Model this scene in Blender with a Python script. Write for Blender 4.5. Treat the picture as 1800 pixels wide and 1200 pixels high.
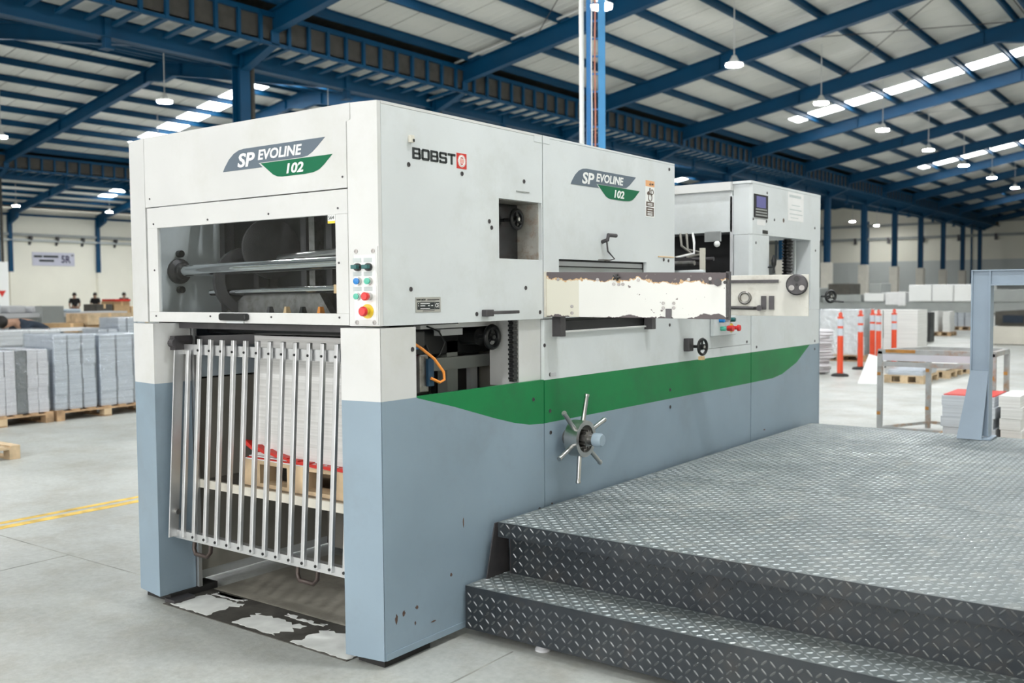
import bpy, bmesh, math, random
from mathutils import Vector, Matrix
random.seed(7)
for o in list(bpy.data.objects): bpy.data.objects.remove(o)
SC = bpy.context.scene
COL = SC.collection

# ------------------------------------------------------------------ camera
CAM = Vector((2.7555, -2.8102, 1.5342))
YAW, PITCH, ROLL, FPX = 0.6409, -0.0505, -0.0078, 1714.36
def cam_axes():
    fwd = Vector((-math.sin(YAW)*math.cos(PITCH), math.cos(YAW)*math.cos(PITCH), math.sin(PITCH)))
    r = Vector((math.cos(YAW), math.sin(YAW), 0)); u = r.cross(fwd)
    return r*math.cos(ROLL)+u*math.sin(ROLL), u*math.cos(ROLL)-r*math.sin(ROLL), fwd
_r, _u, _f = cam_axes()
cd = bpy.data.cameras.new('camera'); cam = bpy.data.objects.new('camera', cd); COL.objects.link(cam)
cam.matrix_world = Matrix.Translation(CAM) @ Matrix((_r, _u, -_f)).transposed().to_4x4()
cd.sensor_width = 36; cd.lens = FPX*36/1800; cd.clip_end = 300
cd.dof.use_dof = True; cd.dof.focus_distance = 4.7; cd.dof.aperture_fstop = 2.8
SC.camera = cam

# ------------------------------------------------------------------ light
w = bpy.data.worlds.new('overcast_sky'); SC.world = w; w.use_nodes = True
bg = w.node_tree.nodes['Background']; bg.inputs[0].default_value = (1.0, .985, .97, 1); bg.inputs[1].default_value = 6.0
LAMP_L = 600.0        # radiance of the high-bay lamp lenses
SKYL_L = 16.0         # radiance of the translucent skylight sheets
SC.view_settings.view_transform = 'Standard'; SC.view_settings.look = 'None'
SC.view_settings.gamma = 1; SC.view_settings.use_curve_mapping = False
SC.view_settings.exposure = -0.55

# ------------------------------------------------------------------ materials
MATS = {}
def nodes_of(name):
    m = bpy.data.materials.new(name); m.use_nodes = True; MATS[name] = m
    return m, m.node_tree, m.node_tree.nodes['Principled BSDF']
def mat(name, col, rough=.5, metal=0., var=.06, scale=3., bump=0., bscale=60., dirt=None, dscale=2., damt=.5, spec=.5, coat=0.):
    """painted / plain surface with soft procedural mottling, optional dirt patches and fine relief"""
    m, nt, b = nodes_of(name); N, L = nt.nodes, nt.links
    tc = N.new('ShaderNodeTexCoord')
    n1 = N.new('ShaderNodeTexNoise'); n1.inputs['Scale'].default_value = scale; n1.inputs['Detail'].default_value = 6
    L.new(tc.outputs['Object'], n1.inputs['Vector'])
    r = N.new('ShaderNodeValToRGB')
    lo = [max(0, c*(1-var*1.6)) for c in col]; hi = [min(1, c*(1+var)) for c in col]
    r.color_ramp.elements[0].position = .3; r.color_ramp.elements[1].position = .7
    r.color_ramp.elements[0].color = (*lo, 1); r.color_ramp.elements[1].color = (*hi, 1)
    L.new(n1.outputs['Fac'], r.inputs['Fac'])
    out = r.outputs['Color']
    if dirt:
        n2 = N.new('ShaderNodeTexNoise'); n2.inputs['Scale'].default_value = dscale; n2.inputs['Detail'].default_value = 9; n2.inputs['Roughness'].default_value = .7
        L.new(tc.outputs['Object'], n2.inputs['Vector'])
        r2 = N.new('ShaderNodeValToRGB'); r2.color_ramp.elements[0].position = .5; r2.color_ramp.elements[1].position = .72
        r2.color_ramp.elements[0].color = (0, 0, 0, 1); r2.color_ramp.elements[1].color = (damt, damt, damt, 1)
        L.new(n2.outputs['Fac'], r2.inputs['Fac'])
        mx = N.new('ShaderNodeMixRGB'); mx.inputs[2].default_value = (*dirt, 1)
        L.new(r2.outputs['Color'], mx.inputs[0]); L.new(out, mx.inputs[1]); out = mx.outputs[0]
    L.new(out, b.inputs['Base Color'])
    b.inputs['Roughness'].default_value = rough; b.inputs['Metallic'].default_value = metal
    b.inputs['Specular IOR Level'].default_value = spec; b.inputs['Coat Weight'].default_value = coat
    if bump:
        n3 = N.new('ShaderNodeTexNoise'); n3.inputs['Scale'].default_value = bscale; n3.inputs['Detail'].default_value = 4
        L.new(tc.outputs['Object'], n3.inputs['Vector'])
        bp = N.new('ShaderNodeBump'); bp.inputs['Strength'].default_value = bump; bp.inputs['Distance'].default_value = .01
        L.new(n3.outputs['Fac'], bp.inputs['Height']); L.new(bp.outputs['Normal'], b.inputs['Normal'])
    return m
def emis(name, col, s):
    m, nt, b = nodes_of(name)
    b.inputs['Base Color'].default_value = (*col, 1); b.inputs['Emission Color'].default_value = (*col, 1); b.inputs['Emission Strength'].default_value = s
    return m
W_ = mat('white_paint', (.65, .655, .65), .42, var=.035, scale=2.2, dirt=(.52, .52, .47), dscale=2.6, damt=.4)
WL = mat('light_grey_paint', (.67, .705, .72), .45, var=.035, scale=2.2, dirt=(.50, .52, .49), dscale=2.4, damt=.45)
G_ = mat('blue_grey_paint', (.25, .33, .40), .42, var=.05, scale=2, dirt=(.18, .21, .23), dscale=2.6, damt=.3)
GR = mat('green_paint', (.006, .20, .06), .42, spec=.3, var=.08, scale=2.5, dirt=(.02, .12, .05), dscale=4, damt=.5)
LG = mat('logo_grey', (.125, .16, .20), .5, var=.01, spec=.3); LGN = mat('logo_green', (.0, .135, .058), .5, var=.01, spec=.3)
LW = mat('logo_white', (.85, .86, .85), .4, var=.01); INK = mat('print_black', (.02, .026, .028), .45, var=.02)
RED = mat('sign_red', (.62, .03, .02), .45, var=.04); PINK = mat('logo_pink', (.82, .42, .38), .5, var=.02)
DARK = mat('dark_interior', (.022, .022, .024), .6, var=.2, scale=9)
BLK = mat('black_plastic', (.012, .013, .014), .35, var=.1)
RUB = mat('black_rubber', (.02, .02, .02), .8, var=.1)
STL = mat('steel', (.52, .52, .51), .28, 1., var=.06, scale=12)
STD = mat('worn_steel', (.3, .29, .28), .38, 1., var=.15, scale=20, dirt=(.12, .09, .07), dscale=25, damt=.6)
CHR = mat('chrome', (.75, .77, .78), .12, 1., var=.02)
ALU = mat('aluminium', (.66, .67, .68), .38, .85, var=.05, scale=8)
DST = mat('dark_steel', (.09, .085, .09), .45, .5, var=.15, scale=14)
INT = mat('interior_grey', (.27, .26, .23), .6, var=.12, scale=4)
INB = mat('pale_blue_panel', (.55, .64, .72), .45, var=.04)
CRM = mat('cream_paint', (.74, .71, .62), .5, var=.06, scale=5, dirt=(.4, .36, .3), dscale=8, damt=.4)
BLU = mat('blue_steel_paint', (.0, .060, .145), .5, var=.08, scale=1.5, spec=.3)
BLL = mat('bright_blue_paint', (.02, .19, .5), .4, var=.05, scale=1.5)
SHT = mat('roof_sheet', (.74, .735, .69), .55, .0, var=.06, scale=.35, dirt=(.52, .54, .56), dscale=.5, damt=.5)
DKG = mat('dark_grey_mesh', (.075, .07, .06), .8, var=.15, scale=6)
WCR = mat('cream_wall', (.88, .855, .75), .7, var=.03, scale=.4)
WGR = mat('pale_grey_wall', (.55, .58, .57), .7, var=.04, scale=.4)
PED = mat('cream_concrete', (.66, .63, .56), .7, var=.05)
WOOD = mat('pallet_wood', (.46, .30, .17), .75, var=.3, scale=6, bump=.3, bscale=40)
WDL = mat('pale_wood', (.62, .47, .30), .75, var=.2, scale=7)
KRF = mat('kraft_board', (.50, .33, .17), .75, var=.12, scale=3)
PAP = mat('white_paper', (.80, .80, .80), .6, var=.03, scale=9)
ORG = mat('safety_orange', (.80, .085, .03), .45, var=.06)
REF = mat('reflective_band', (.58, .62, .68), .35, var=.04)
ORC = mat('orange_cable', (.85, .30, .05), .5, var=.05)
YEL = mat('yellow_plastic', (.85, .62, .05), .4, var=.04); YLP = mat('yellow_line_paint', (.75, .50, .10), .7, var=.25, scale=9)
TEAL = mat('teal_plastic', (.0, .10, .10), .35, var=.05); GRB = mat('green_button', (.10, .52, .38), .35, var=.05)
BLB = mat('blue_button', (.01, .22, .62), .35, var=.05); RDB = mat('red_button', (.72, .03, .03), .35, var=.05)
GPN = mat('grey_panel', (.55, .56, .58), .5, var=.03); GCL = mat('machine_grey', (.33, .35, .34), .5, var=.08, scale=1.5)
RST = mat('rusty_zinc', (.42, .43, .43), .5, .3, var=.12, scale=7, dirt=(.35, .17, .05), dscale=6, damt=.9)
SKIN = mat('skin', (.42, .25, .17), .6, var=.04); HAIR = mat('black_hair', (.01, .009, .008), .6, var=.1)
NAVY = mat('navy_cloth', (.015, .026, .045), .8, var=.15, scale=9); BLC = mat('black_cloth', (.012, .011, .012), .8, var=.1)
JEAN = mat('grey_trousers', (.07, .075, .09), .8, var=.15)
TAN = mat('warning_orange', (.80, .42, .20), .5, var=.06); BRN = mat('brown_ink', (.10, .065, .05), .6, var=.05)
BUF = mat('buff_print', (.75, .52, .28), .6, var=.1); FADE = mat('faded_print', (.55, .6, .6), .6, var=.05)
SCRN = emis('lcd_screen', (.10, .10, .26), .45)
LAMP = emis('lamp_lens', (.985, 1., .985), LAMP_L); SKYL = emis('skylight_sheet', (.95, .98, 1.), SKYL_L)
WIRE = mat('lamp_shell', (.7, .7, .68), .5, var=.03)

def special_mats():
    # chipped white paint over dark primer: wear grows from the top and bottom edges of the arm
    m, nt, b = nodes_of('chipped_paint'); N, L = nt.nodes, nt.links
    tc = N.new('ShaderNodeTexCoord'); sp = N.new('ShaderNodeSeparateXYZ'); L.new(tc.outputs['Generated'], sp.inputs[0])
    nz = N.new('ShaderNodeTexNoise'); nz.inputs['Scale'].default_value = 9; nz.inputs['Detail'].default_value = 8; nz.inputs['Roughness'].default_value = .62
    L.new(tc.outputs['Object'], nz.inputs['Vector'])
    def math_(op, a, c):
        n = N.new('ShaderNodeMath'); n.operation = op
        for i, v in enumerate((a, c)):
            if isinstance(v, (int, float)): n.inputs[i].default_value = v
            else: L.new(v, n.inputs[i])
        return n.outputs[0]
    z = sp.outputs['Z']; xx = sp.outputs['X']
    top = math_('MULTIPLY', math_('SUBTRACT', z, .80), 2.6)
    grow = math_('MULTIPLY', math_('SUBTRACT', xx, .2), .5)
    top = math_('ADD', top, math_('MULTIPLY', math_('MINIMUM', grow, .18), math_('GREATER_THAN', z, .7)))
    bot = math_('MULTIPLY', math_('SUBTRACT', .085, z), 4.2)
    edge = math_('MAXIMUM', top, bot)
    v = math_('ADD', edge, math_('MULTIPLY', math_('SUBTRACT', nz.outputs['Fac'], .5), 1.9))
    chip = math_('GREATER_THAN', v, .12)
    rim = math_('GREATER_THAN', v, .045)
    bare = N.new('ShaderNodeMixRGB'); crm_ = N.new('ShaderNodeMixRGB'); crm_.inputs[1].default_value = (.80, .80, .77, 1); crm_.inputs[2].default_value = (.70, .68, .58, 1); L.new(math_('LESS_THAN', xx, .2), crm_.inputs[0]); L.new(crm_.outputs[0], bare.inputs[1]); bare.inputs[2].default_value = (.62, .40, .20, 1)
    rimz = math_('MULTIPLY', rim, math_('GREATER_THAN', z, .5)); L.new(rimz, bare.inputs[0])
    mx = N.new('ShaderNodeMixRGB'); L.new(chip, mx.inputs[0]); L.new(bare.outputs[0], mx.inputs[1]); mx.inputs[2].default_value = (.095, .075, .08, 1)
    fl = N.new('ShaderNodeTexNoise'); fl.inputs['Scale'].default_value = 42; fl.inputs['Detail'].default_value = 3; L.new(tc.outputs['Object'], fl.inputs['Vector'])
    flm = math_('MULTIPLY', math_('GREATER_THAN', fl.outputs['Fac'], .70), math_('GREATER_THAN', xx, .45))
    mx2 = N.new('ShaderNodeMixRGB'); L.new(flm, mx2.inputs[0]); L.new(mx.outputs[0], mx2.inputs[1]); mx2.inputs[2].default_value = (.2, .17, .16, 1)
    L.new(mx2.outputs[0], b.inputs['Base Color']); b.inputs['Roughness'].default_value = .42
    # concrete floor
    m, nt, b = nodes_of('concrete_floor'); N, L = nt.nodes, nt.links
    tc = N.new('ShaderNodeTexCoord')
    def noise(s, d=6, r=.6, vec=None):
        n = N.new('ShaderNodeTexNoise'); n.inputs['Scale'].default_value = s; n.inputs['Detail'].default_value = d; n.inputs['Roughness'].default_value = r
        L.new(vec or tc.outputs['Object'], n.inputs['Vector']); return n.outputs['Fac']
    def ramp(f, p0, c0, p1, c1):
        r = N.new('ShaderNodeValToRGB'); r.color_ramp.elements[0].position = p0; r.color_ramp.elements[1].position = p1
        r.color_ramp.elements[0].color = (*c0, 1); r.color_ramp.elements[1].color = (*c1, 1); L.new(f, r.inputs['Fac']); return r.outputs['Color']
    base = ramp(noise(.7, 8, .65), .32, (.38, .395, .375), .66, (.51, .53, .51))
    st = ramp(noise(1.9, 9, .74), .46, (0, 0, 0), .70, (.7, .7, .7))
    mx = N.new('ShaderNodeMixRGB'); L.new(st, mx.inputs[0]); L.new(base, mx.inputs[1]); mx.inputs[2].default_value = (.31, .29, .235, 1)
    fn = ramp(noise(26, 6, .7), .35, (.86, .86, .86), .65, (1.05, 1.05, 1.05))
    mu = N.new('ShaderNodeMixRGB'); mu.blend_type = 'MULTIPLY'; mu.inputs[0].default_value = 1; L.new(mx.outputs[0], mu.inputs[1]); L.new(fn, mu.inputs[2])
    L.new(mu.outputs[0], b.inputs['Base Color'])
    rr = ramp(noise(1.7, 7), .3, (.33, .33, .33), .7, (.58, .58, .58)); L.new(rr, b.inputs['Roughness'])
    bp = N.new('ShaderNodeBump'); bp.inputs['Strength'].default_value = .12; bp.inputs['Distance'].default_value = .01
    L.new(noise(45, 5), bp.inputs['Height']); L.new(bp.outputs['Normal'], b.inputs['Normal'])
    # tread plate steel with dust
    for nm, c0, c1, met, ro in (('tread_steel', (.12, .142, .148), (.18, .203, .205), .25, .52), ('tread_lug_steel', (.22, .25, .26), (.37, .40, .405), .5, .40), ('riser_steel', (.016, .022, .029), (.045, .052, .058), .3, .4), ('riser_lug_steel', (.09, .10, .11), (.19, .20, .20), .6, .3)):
        m, nt, b = nodes_of(nm); N, L = nt.nodes, nt.links
        tc = N.new('ShaderNodeTexCoord')
        base = ramp(noise(1.6, 9, .68), .35, c0, .68, c1)
        st = ramp(noise(9, 8, .7), .52, (0, 0, 0), .75, (.6, .6, .6))
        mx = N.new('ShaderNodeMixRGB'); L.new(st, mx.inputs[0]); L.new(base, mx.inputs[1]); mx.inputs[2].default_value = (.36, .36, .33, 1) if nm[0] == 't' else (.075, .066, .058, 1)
        L.new(mx.outputs[0], b.inputs['Base Color']); b.inputs['Metallic'].default_value = met
        rr = ramp(noise(5, 7), .3, (ro-.1,)*3, .7, (ro+.18,)*3); L.new(rr, b.inputs['Roughness'])
    # tinted door glass
    m, nt, b = nodes_of('door_glass'); N, L = nt.nodes, nt.links
    tr = N.new('ShaderNodeBsdfTransparent'); tr.inputs[0].default_value = (.93, .95, .96, 1)
    gl = N.new('ShaderNodeBsdfGlossy'); gl.inputs['Roughness'].default_value = .02
    fr = N.new('ShaderNodeFresnel'); fr.inputs['IOR'].default_value = 1.5
    ge = N.new('ShaderNodeNewGeometry'); mm = N.new('ShaderNodeMath'); mm.operation = 'SUBTRACT'; mm.inputs[0].default_value = 1; L.new(ge.outputs['Backfacing'], mm.inputs[1])
    m2 = N.new('ShaderNodeMath'); m2.operation = 'MULTIPLY'; L.new(fr.outputs[0], m2.inputs[0]); L.new(mm.outputs[0], m2.inputs[1])
    ms = N.new('ShaderNodeMixShader'); L.new(m2.outputs[0], ms.inputs[0]); L.new(tr.outputs[0], ms.inputs[1]); L.new(gl.outputs[0], ms.inputs[2])
    L.new(ms.outputs[0], N['Material Output'].inputs['Surface'])
    # stretch film
    m, nt, b = nodes_of('stretch_film'); N, L = nt.nodes, nt.links
    tr = N.new('ShaderNodeBsdfTransparent'); tr.inputs[0].default_value = (.93, .95, .97, 1)
    gl = N.new('ShaderNodeBsdfGlossy'); gl.inputs['Roughness'].default_value = .16; gl.inputs['Color'].default_value = (.9, .93, .97, 1)
    tc = N.new('ShaderNodeTexCoord'); bp = N.new('ShaderNodeBump'); bp.inputs['Strength'].default_value = .9; bp.inputs['Distance'].default_value = .05
    L.new(noise(7, 4), bp.inputs['Height']); L.new(bp.outputs['Normal'], gl.inputs['Normal'])
    ms = N.new('ShaderNodeMixShader'); ms.inputs[0].default_value = .22; L.new(tr.outputs[0], ms.inputs[1]); L.new(gl.outputs[0], ms.inputs[2])
    L.new(ms.outputs[0], N['Material Output'].inputs['Surface'])
    # stacked sheets: fine horizontal layering, cool or warm grey
    for nm, c0, c1, sc in (('stacked_sheets', (.40, .43, .47), (.66, .70, .75), 90), ('stacked_white_sheets', (.62, .62, .60), (.84, .84, .83), 90), ('stacked_printed_sheets', (.55, .53, .56), (.80, .79, .80), 70)):
        m, nt, b = nodes_of(nm); N, L = nt.nodes, nt.links
        tc = N.new('ShaderNodeTexCoord'); mp = N.new('ShaderNodeMapping'); mp.inputs['Scale'].default_value = (.5, .5, sc)
        L.new(tc.outputs['Object'], mp.inputs['Vector'])
        c = ramp(noise(1, 5, .6, mp.outputs[0]), .3, c0, .7, c1); L.new(c, b.inputs['Base Color']); b.inputs['Roughness'].default_value = .6
special_mats()
CHIP, FLOORM, TRD, LUG, GLS, FILM = (MATS[k] for k in ('chipped_paint', 'concrete_floor', 'tread_steel', 'tread_lug_steel', 'door_glass', 'stretch_film'))
STK, STW, STP = MATS['stacked_sheets'], MATS['stacked_white_sheets'], MATS['stacked_printed_sheets']

# ------------------------------------------------------------------ mesh helpers
ROOT = {}
class MB:
    def __init__(s): s.v = []; s.f = []; s.m = []
    def add(s, vs, fs, m=0):
        n = len(s.v); s.v += [Vector(p) for p in vs]; s.f += [tuple(i+n for i in f) for f in fs]; s.m += [m]*len(fs); return s
    def hexa(s, p, m=0):
        return s.add(p, [(0, 3, 2, 1), (4, 5, 6, 7), (0, 1, 5, 4), (1, 2, 6, 5), (2, 3, 7, 6), (3, 0, 4, 7)], m)
    def box(s, x0, x1, y0, y1, z0, z1, m=0):
        return s.hexa([(x0, y0, z0), (x1, y0, z0), (x1, y1, z0), (x0, y1, z0), (x0, y0, z1), (x1, y0, z1), (x1, y1, z1), (x0, y1, z1)], m)
    def bar(s, p0, p1, wdt, hgt, up=(0, 0, 1), m=0):
        p0, p1 = Vector(p0), Vector(p1); d = (p1-p0).normalized(); up = Vector(up)
        a = d.cross(up)
        if a.length < 1e-4: a = d.cross(Vector((1, 0, 0)))
        a.normalize(); b = a.cross(d); a *= wdt/2; b *= hgt/2
        return s.hexa([p0-a-b, p0+a-b, p1+a-b, p1-a-b, p0-a+b, p0+a+b, p1+a+b, p1-a+b], m)
    def prism(s, poly, ax, a, b, m=0):
        def P(u, v, t): return {'x': (t, u, v), 'y': (u, t, v), 'z': (u, v, t)}[ax]
        n = len(poly); vs = [P(u, v, a) for u, v in poly]+[P(u, v, b) for u, v in poly]
        return s.add(vs, [tuple(range(n)), tuple(range(2*n-1, n-1, -1))]+[(i, i+n, (i+1) % n+n, (i+1) % n) for i in range(n)], m)
    def lathe(s, prof, o, ax=(0, 0, 1), n=16, m=0):
        o = Vector(o); ax = Vector(ax).normalized(); t = Vector((1, 0, 0)) if abs(ax.x) < .9 else Vector((0, 1, 0))
        a = ax.cross(t).normalized(); b = ax.cross(a); vs = []; fs = []
        for r, h in prof:
            for i in range(n):
                q = 2*math.pi*i/n; vs.append(o+ax*h+(a*math.cos(q)+b*math.sin(q))*r)
        for k in range(len(prof)-1):
            for i in range(n):
                j = (i+1) % n; fs.append((k*n+i, k*n+j, (k+1)*n+j, (k+1)*n+i))
        fs.append(tuple(range(n-1, -1, -1))); fs.append(tuple((len(prof)-1)*n+i for i in range(n)))
        return s.add(vs, fs, m)
    def cyl(s, p0, p1, r, r1=None, n=14, m=0):
        p0, p1 = Vector(p0), Vector(p1); d = p1-p0
        return s.lathe([(r, 0), (r if r1 is None else r1, d.length)], p0, d, n, m)
    def tube(s, pts, r, n=8, m=0):
        pts = [Vector(p) for p in pts]; vs = []; fs = []; a = None
        for i, p in enumerate(pts):
            d = (pts[min(i+1, len(pts)-1)]-pts[max(i-1, 0)]).normalized()
            if a is None: a = d.cross(Vector((0, 0, 1))); a = d.cross(Vector((1, 0, 0))) if a.length < .05 else a
            a = (a-d*a.dot(d)).normalized(); b = d.cross(a)
            vs += [p+(a*math.cos(2*math.pi*k/n)+b*math.sin(2*math.pi*k/n))*r for k in range(n)]
        for i in range(len(pts)-1):
            for k in range(n):
                j = (k+1) % n; fs.append((i*n+k, i*n+j, (i+1)*n+j, (i+1)*n+k))
        fs += [tuple(range(n-1, -1, -1)), tuple((len(pts)-1)*n+k for k in range(n))]
        return s.add(vs, fs, m)
    def torus(s, c, ax, R, r, n=24, k=8, m=0):
        c = Vector(c); ax = Vector(ax).normalized(); t = Vector((1, 0, 0)) if abs(ax.x) < .9 else Vector((0, 1, 0))
        a = ax.cross(t).normalized(); b = ax.cross(a); vs = []; fs = []
        for i in range(n):
            q = 2*math.pi*i/n; d = a*math.cos(q)+b*math.sin(q)
            for j in range(k):
                p = 2*math.pi*j/k; vs.append(c+d*(R+r*math.cos(p))+ax*r*math.sin(p))
        for i in range(n):
            for j in range(k):
                fs.append((i*k+j, ((i+1) % n)*k+j, ((i+1) % n)*k+(j+1) % k, i*k+(j+1) % k))
        return s.add(vs, fs, m)
    def sphere(s, c, rx, ry=None, rz=None, n=14, k=8, m=0):
        ry = ry or rx; rz = rz or rx; vs = []; fs = []; c = Vector(c)
        for i in range(k+1):
            t = math.pi*i/k
            for j in range(n):
                p = 2*math.pi*j/n; vs.append(c+Vector((rx*math.sin(t)*math.cos(p), ry*math.sin(t)*math.sin(p), rz*math.cos(t))))
        for i in range(k):
            for j in range(n):
                fs.append((i*n+j, (i+1)*n+j, (i+1)*n+(j+1) % n, i*n+(j+1) % n))
        return s.add(vs, fs, m)
    def frame(s, ax, o0, o1, i0, i1, a, b, m=0):
        """rectangular plate o0..o1 with a rectangular hole i0..i1 (2-D), thickness a..b along ax"""
        (u0, v0), (u1, v1), (p0, q0), (p1, q1) = o0, o1, i0, i1
        for r in ((u0, v0, u1, q0), (u0, q1, u1, v1), (u0, q0, p0, q1), (p1, q0, u1, q1)):
            if r[2]-r[0] > 1e-5 and r[3]-r[1] > 1e-5:
                s.prism([(r[0], r[1]), (r[2], r[1]), (r[2], r[3]), (r[0], r[3])], ax, a, b, m)
        return s
    def mesh(s, name, org=(0, 0, 0), smooth=None):
        me = bpy.data.meshes.new(name); o = Vector(org)
        me.from_pydata([p-o for p in s.v], [], s.f); me.polygons.foreach_set('material_index', s.m)
        bm = bmesh.new(); bm.from_mesh(me); bmesh.ops.recalc_face_normals(bm, faces=bm.faces); bm.to_mesh(me); bm.free()
        if smooth:
            me.polygons.foreach_set('use_smooth', [True]*len(me.polygons)); me.set_sharp_from_angle(angle=math.radians(smooth))
        me.update(); return me
    def build(s, name, mats, parent=None, smooth=None, bevel=0., org=None):
        """world-space mesh -> object; children keep the origin of their thing"""
        o = org if org is not None else (ROOT.get(parent.name, Vector()) if parent else Vector())
        me = s.mesh(name, o, smooth)
        for m in (mats if isinstance(mats, (list, tuple)) else [mats]): me.materials.append(m)
        ob = bpy.data.objects.new(name, me); COL.objects.link(ob)
        if parent: ob.parent = parent; ROOT[ob.name] = Vector(o)
        else: ob.location = o; ROOT[ob.name] = Vector(o)
        if bevel:
            b = ob.modifiers.new('soft_edges', 'BEVEL'); b.width = bevel; b.segments = 2; b.limit_method = 'ANGLE'; b.angle_limit = math.radians(40)
        return ob
def tag(o, label=None, cat=None, group=None, kind=None):
    if label: o['label'] = label
    if cat: o['category'] = cat
    if group: o['group'] = group
    if kind: o['kind'] = kind
    return o
def thing(name, label, cat, loc=(0, 0, 0), group=None, kind=None):
    o = bpy.data.objects.new(name, None); COL.objects.link(o); o.location = loc; o.empty_display_size = .1
    ROOT[o.name] = Vector(loc); return tag(o, label, cat, group, kind)
def inst(src_mesh, name, parent, loc, rz=0., scale=None, rot=None):
    """another object that shares a mesh; loc is relative to the parent"""
    o = bpy.data.objects.new(name, src_mesh); COL.objects.link(o); o.parent = parent; o.location = loc
    o.rotation_euler = rot or (0, 0, rz)
    if scale: o.scale = scale
    return o
def copy_tree(o, parent=None):
    c = o.copy(); COL.objects.link(c); c.parent = parent
    for ch in list(o.children): copy_tree(ch, c)
    return c
def meshof(mb, name, mats, smooth=None):
    me = mb.mesh(name, (0, 0, 0), smooth)
    for m in (mats if isinstance(mats, (list, tuple)) else [mats]): me.materials.append(m)
    return me
def text_mesh(body, size, shear=0., bold=0., depth=.0012, xs=1., name='lettering'):
    cu = bpy.data.curves.new(name, 'FONT'); cu.body = body; cu.size = size; cu.shear = shear; cu.offset = bold; cu.extrude = depth/2
    cu.resolution_u = 3
    ob = bpy.data.objects.new(name, cu); COL.objects.link(ob); bpy.context.view_layer.update()
    me = bpy.data.meshes.new_from_object(ob.evaluated_get(bpy.context.evaluated_depsgraph_get()))
    bpy.data.objects.remove(ob); bpy.data.curves.remove(cu)
    xsn = [v.co.x for v in me.vertices]; ysn = [v.co.y for v in me.vertices]
    x0, x1, y0, y1 = min(xsn), max(xsn), min(ysn), max(ysn)
    for v in me.vertices: v.co.x -= x0; v.co.y -= y0
    me['w'] = x1-x0; me['h'] = y1-y0
    return me
def put_text(body, mats, parent, o, u, v, width, height, shear=0., bold=0., name='lettering'):
    """lettering laid on a plane: o = lower-left corner (world), u / v = reading and up directions"""
    me = text_mesh(body, 1., shear, bold, .002, name=name); u, v = Vector(u), Vector(v); n = u.cross(v); o = Vector(o)
    org = ROOT.get(parent.name, Vector()) if parent else Vector()
    sx, sy = width/me['w'], height/me['h']
    for p in me.vertices:
        c = p.co.copy(); p.co = o+u*(c.x*sx)+v*(c.y*sy)+n*(c.z*.5+.0006)-org
    me.materials.append(mats); ob = bpy.data.objects.new(name, me); COL.objects.link(ob)
    if parent: ob.parent = parent; ROOT[ob.name] = org
    return ob

# ================================================================== THE HALL
SL = .183                                  # roof slope
ROWS = [9.3, -14.0, -37.3, -60.6]          # column rows / side wall
HALF = 11.65
FY = lambda n: 10.3+6*n                    # frame positions along the hall
NF = list(range(-4, 13))
YA, YB = FY(-4), 84.0

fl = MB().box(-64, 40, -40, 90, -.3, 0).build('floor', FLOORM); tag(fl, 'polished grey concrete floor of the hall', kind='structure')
# worn double yellow line, slab joints
tag(MB().box(-3.96, -3.90, -3.5, 9.5, 0, .002).build('yellow_line', YLP, fl), 'faded yellow floor line')
tag(MB().box(-3.835, -3.755, -3.5, 9.5, 0, .002).build('yellow_line', YLP, fl), 'bolder yellow floor line')
JNT = mat('joint_dark', (.34, .34, .31), .8, var=.3)
for (p0, p1) in (((-2.78, .19), (-.9, .21)), ((-2.75, -2.6), (-2.77, .19)), ((-2.78, .19), (-8.5, .16)), ((.3, .47), (.32, -1.6))):
    MB().bar((p0[0], p0[1], .0006), (p1[0], p1[1], .0006), .008, .0012).build('floor_joint', JNT, fl)

deck = MB()
def zsheet(d): return 7.41+SL*(d-1.13)     # underside of the sheeting, d = distance from the row
for k in range(3):
    xr, xl = ROWS[k], ROWS[k+1]; xm = (xr+xl)/2
    for a, b_ in ((xl, xm), (xr, xm)):
        za, zb = zsheet(0)+.05, zsheet(HALF)+.05
        deck.hexa([(a, YA-.3, za), (b_, YA-.3, zb), (b_, YB, zb), (a, YB, za), (a, YA-.3, za+.04), (b_, YA-.3, zb+.04), (b_, YB, zb+.04), (a, YB, za+.04)])
ceil = deck.build('ceiling', DKG); tag(ceil, 'pitched blue steel roof of the hall', kind='structure')

# ---- rafters: web, flanges, haunch down to the column, ridge plate; one mesh per slope, shared
def rafter_mesh(sg):
    mb = MB(); bo = lambda d: 6.80+SL*(d-1.1); to = lambda d: bo(d)+.39
    def X(d): return sg*d
    # web
    mb.prism([(X(.0), 6.45), (X(.12), 6.16), (X(1.1), 6.55), (X(1.1), bo(1.1)), (X(HALF), bo(HALF)), (X(HALF), to(HALF)), (X(0), to(0))], 'y', -.012, .012)
    def fl(d0, z0, d1, z1, wd=.2, t=.022):
        mb.hexa([(X(d0), -wd/2, z0-t), (X(d1), -wd/2, z1-t), (X(d1), wd/2, z1-t), (X(d0), wd/2, z0-t), (X(d0), -wd/2, z0), (X(d1), -wd/2, z1), (X(d1), wd/2, z1), (X(d0), wd/2, z0)])
    fl(1.1, bo(1.1), HALF, bo(HALF)); fl(0, to(0)+.022, HALF, to(HALF)+.022); fl(.12, 6.16, 1.12, 6.55)
    mb.box(min(X(1.09), X(1.11)), max(X(1.09), X(1.11)), -.1, .1, 6.54, bo(1.1))
    for d in (5.2, HALF-1.0): mb.box(min(X(d-.01), X(d+.01)), max(X(d-.01), X(d+.01)), -.09, .09, bo(d), to(d))
    # ridge gusset
    mb.prism([(X(HALF-.75), bo(HALF-.75)), (X(HALF), bo(HALF-.75)-.12), (X(HALF), bo(HALF))], 'y', -.1, .1)
    return meshof(mb, 'rafter', BLU)
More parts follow.
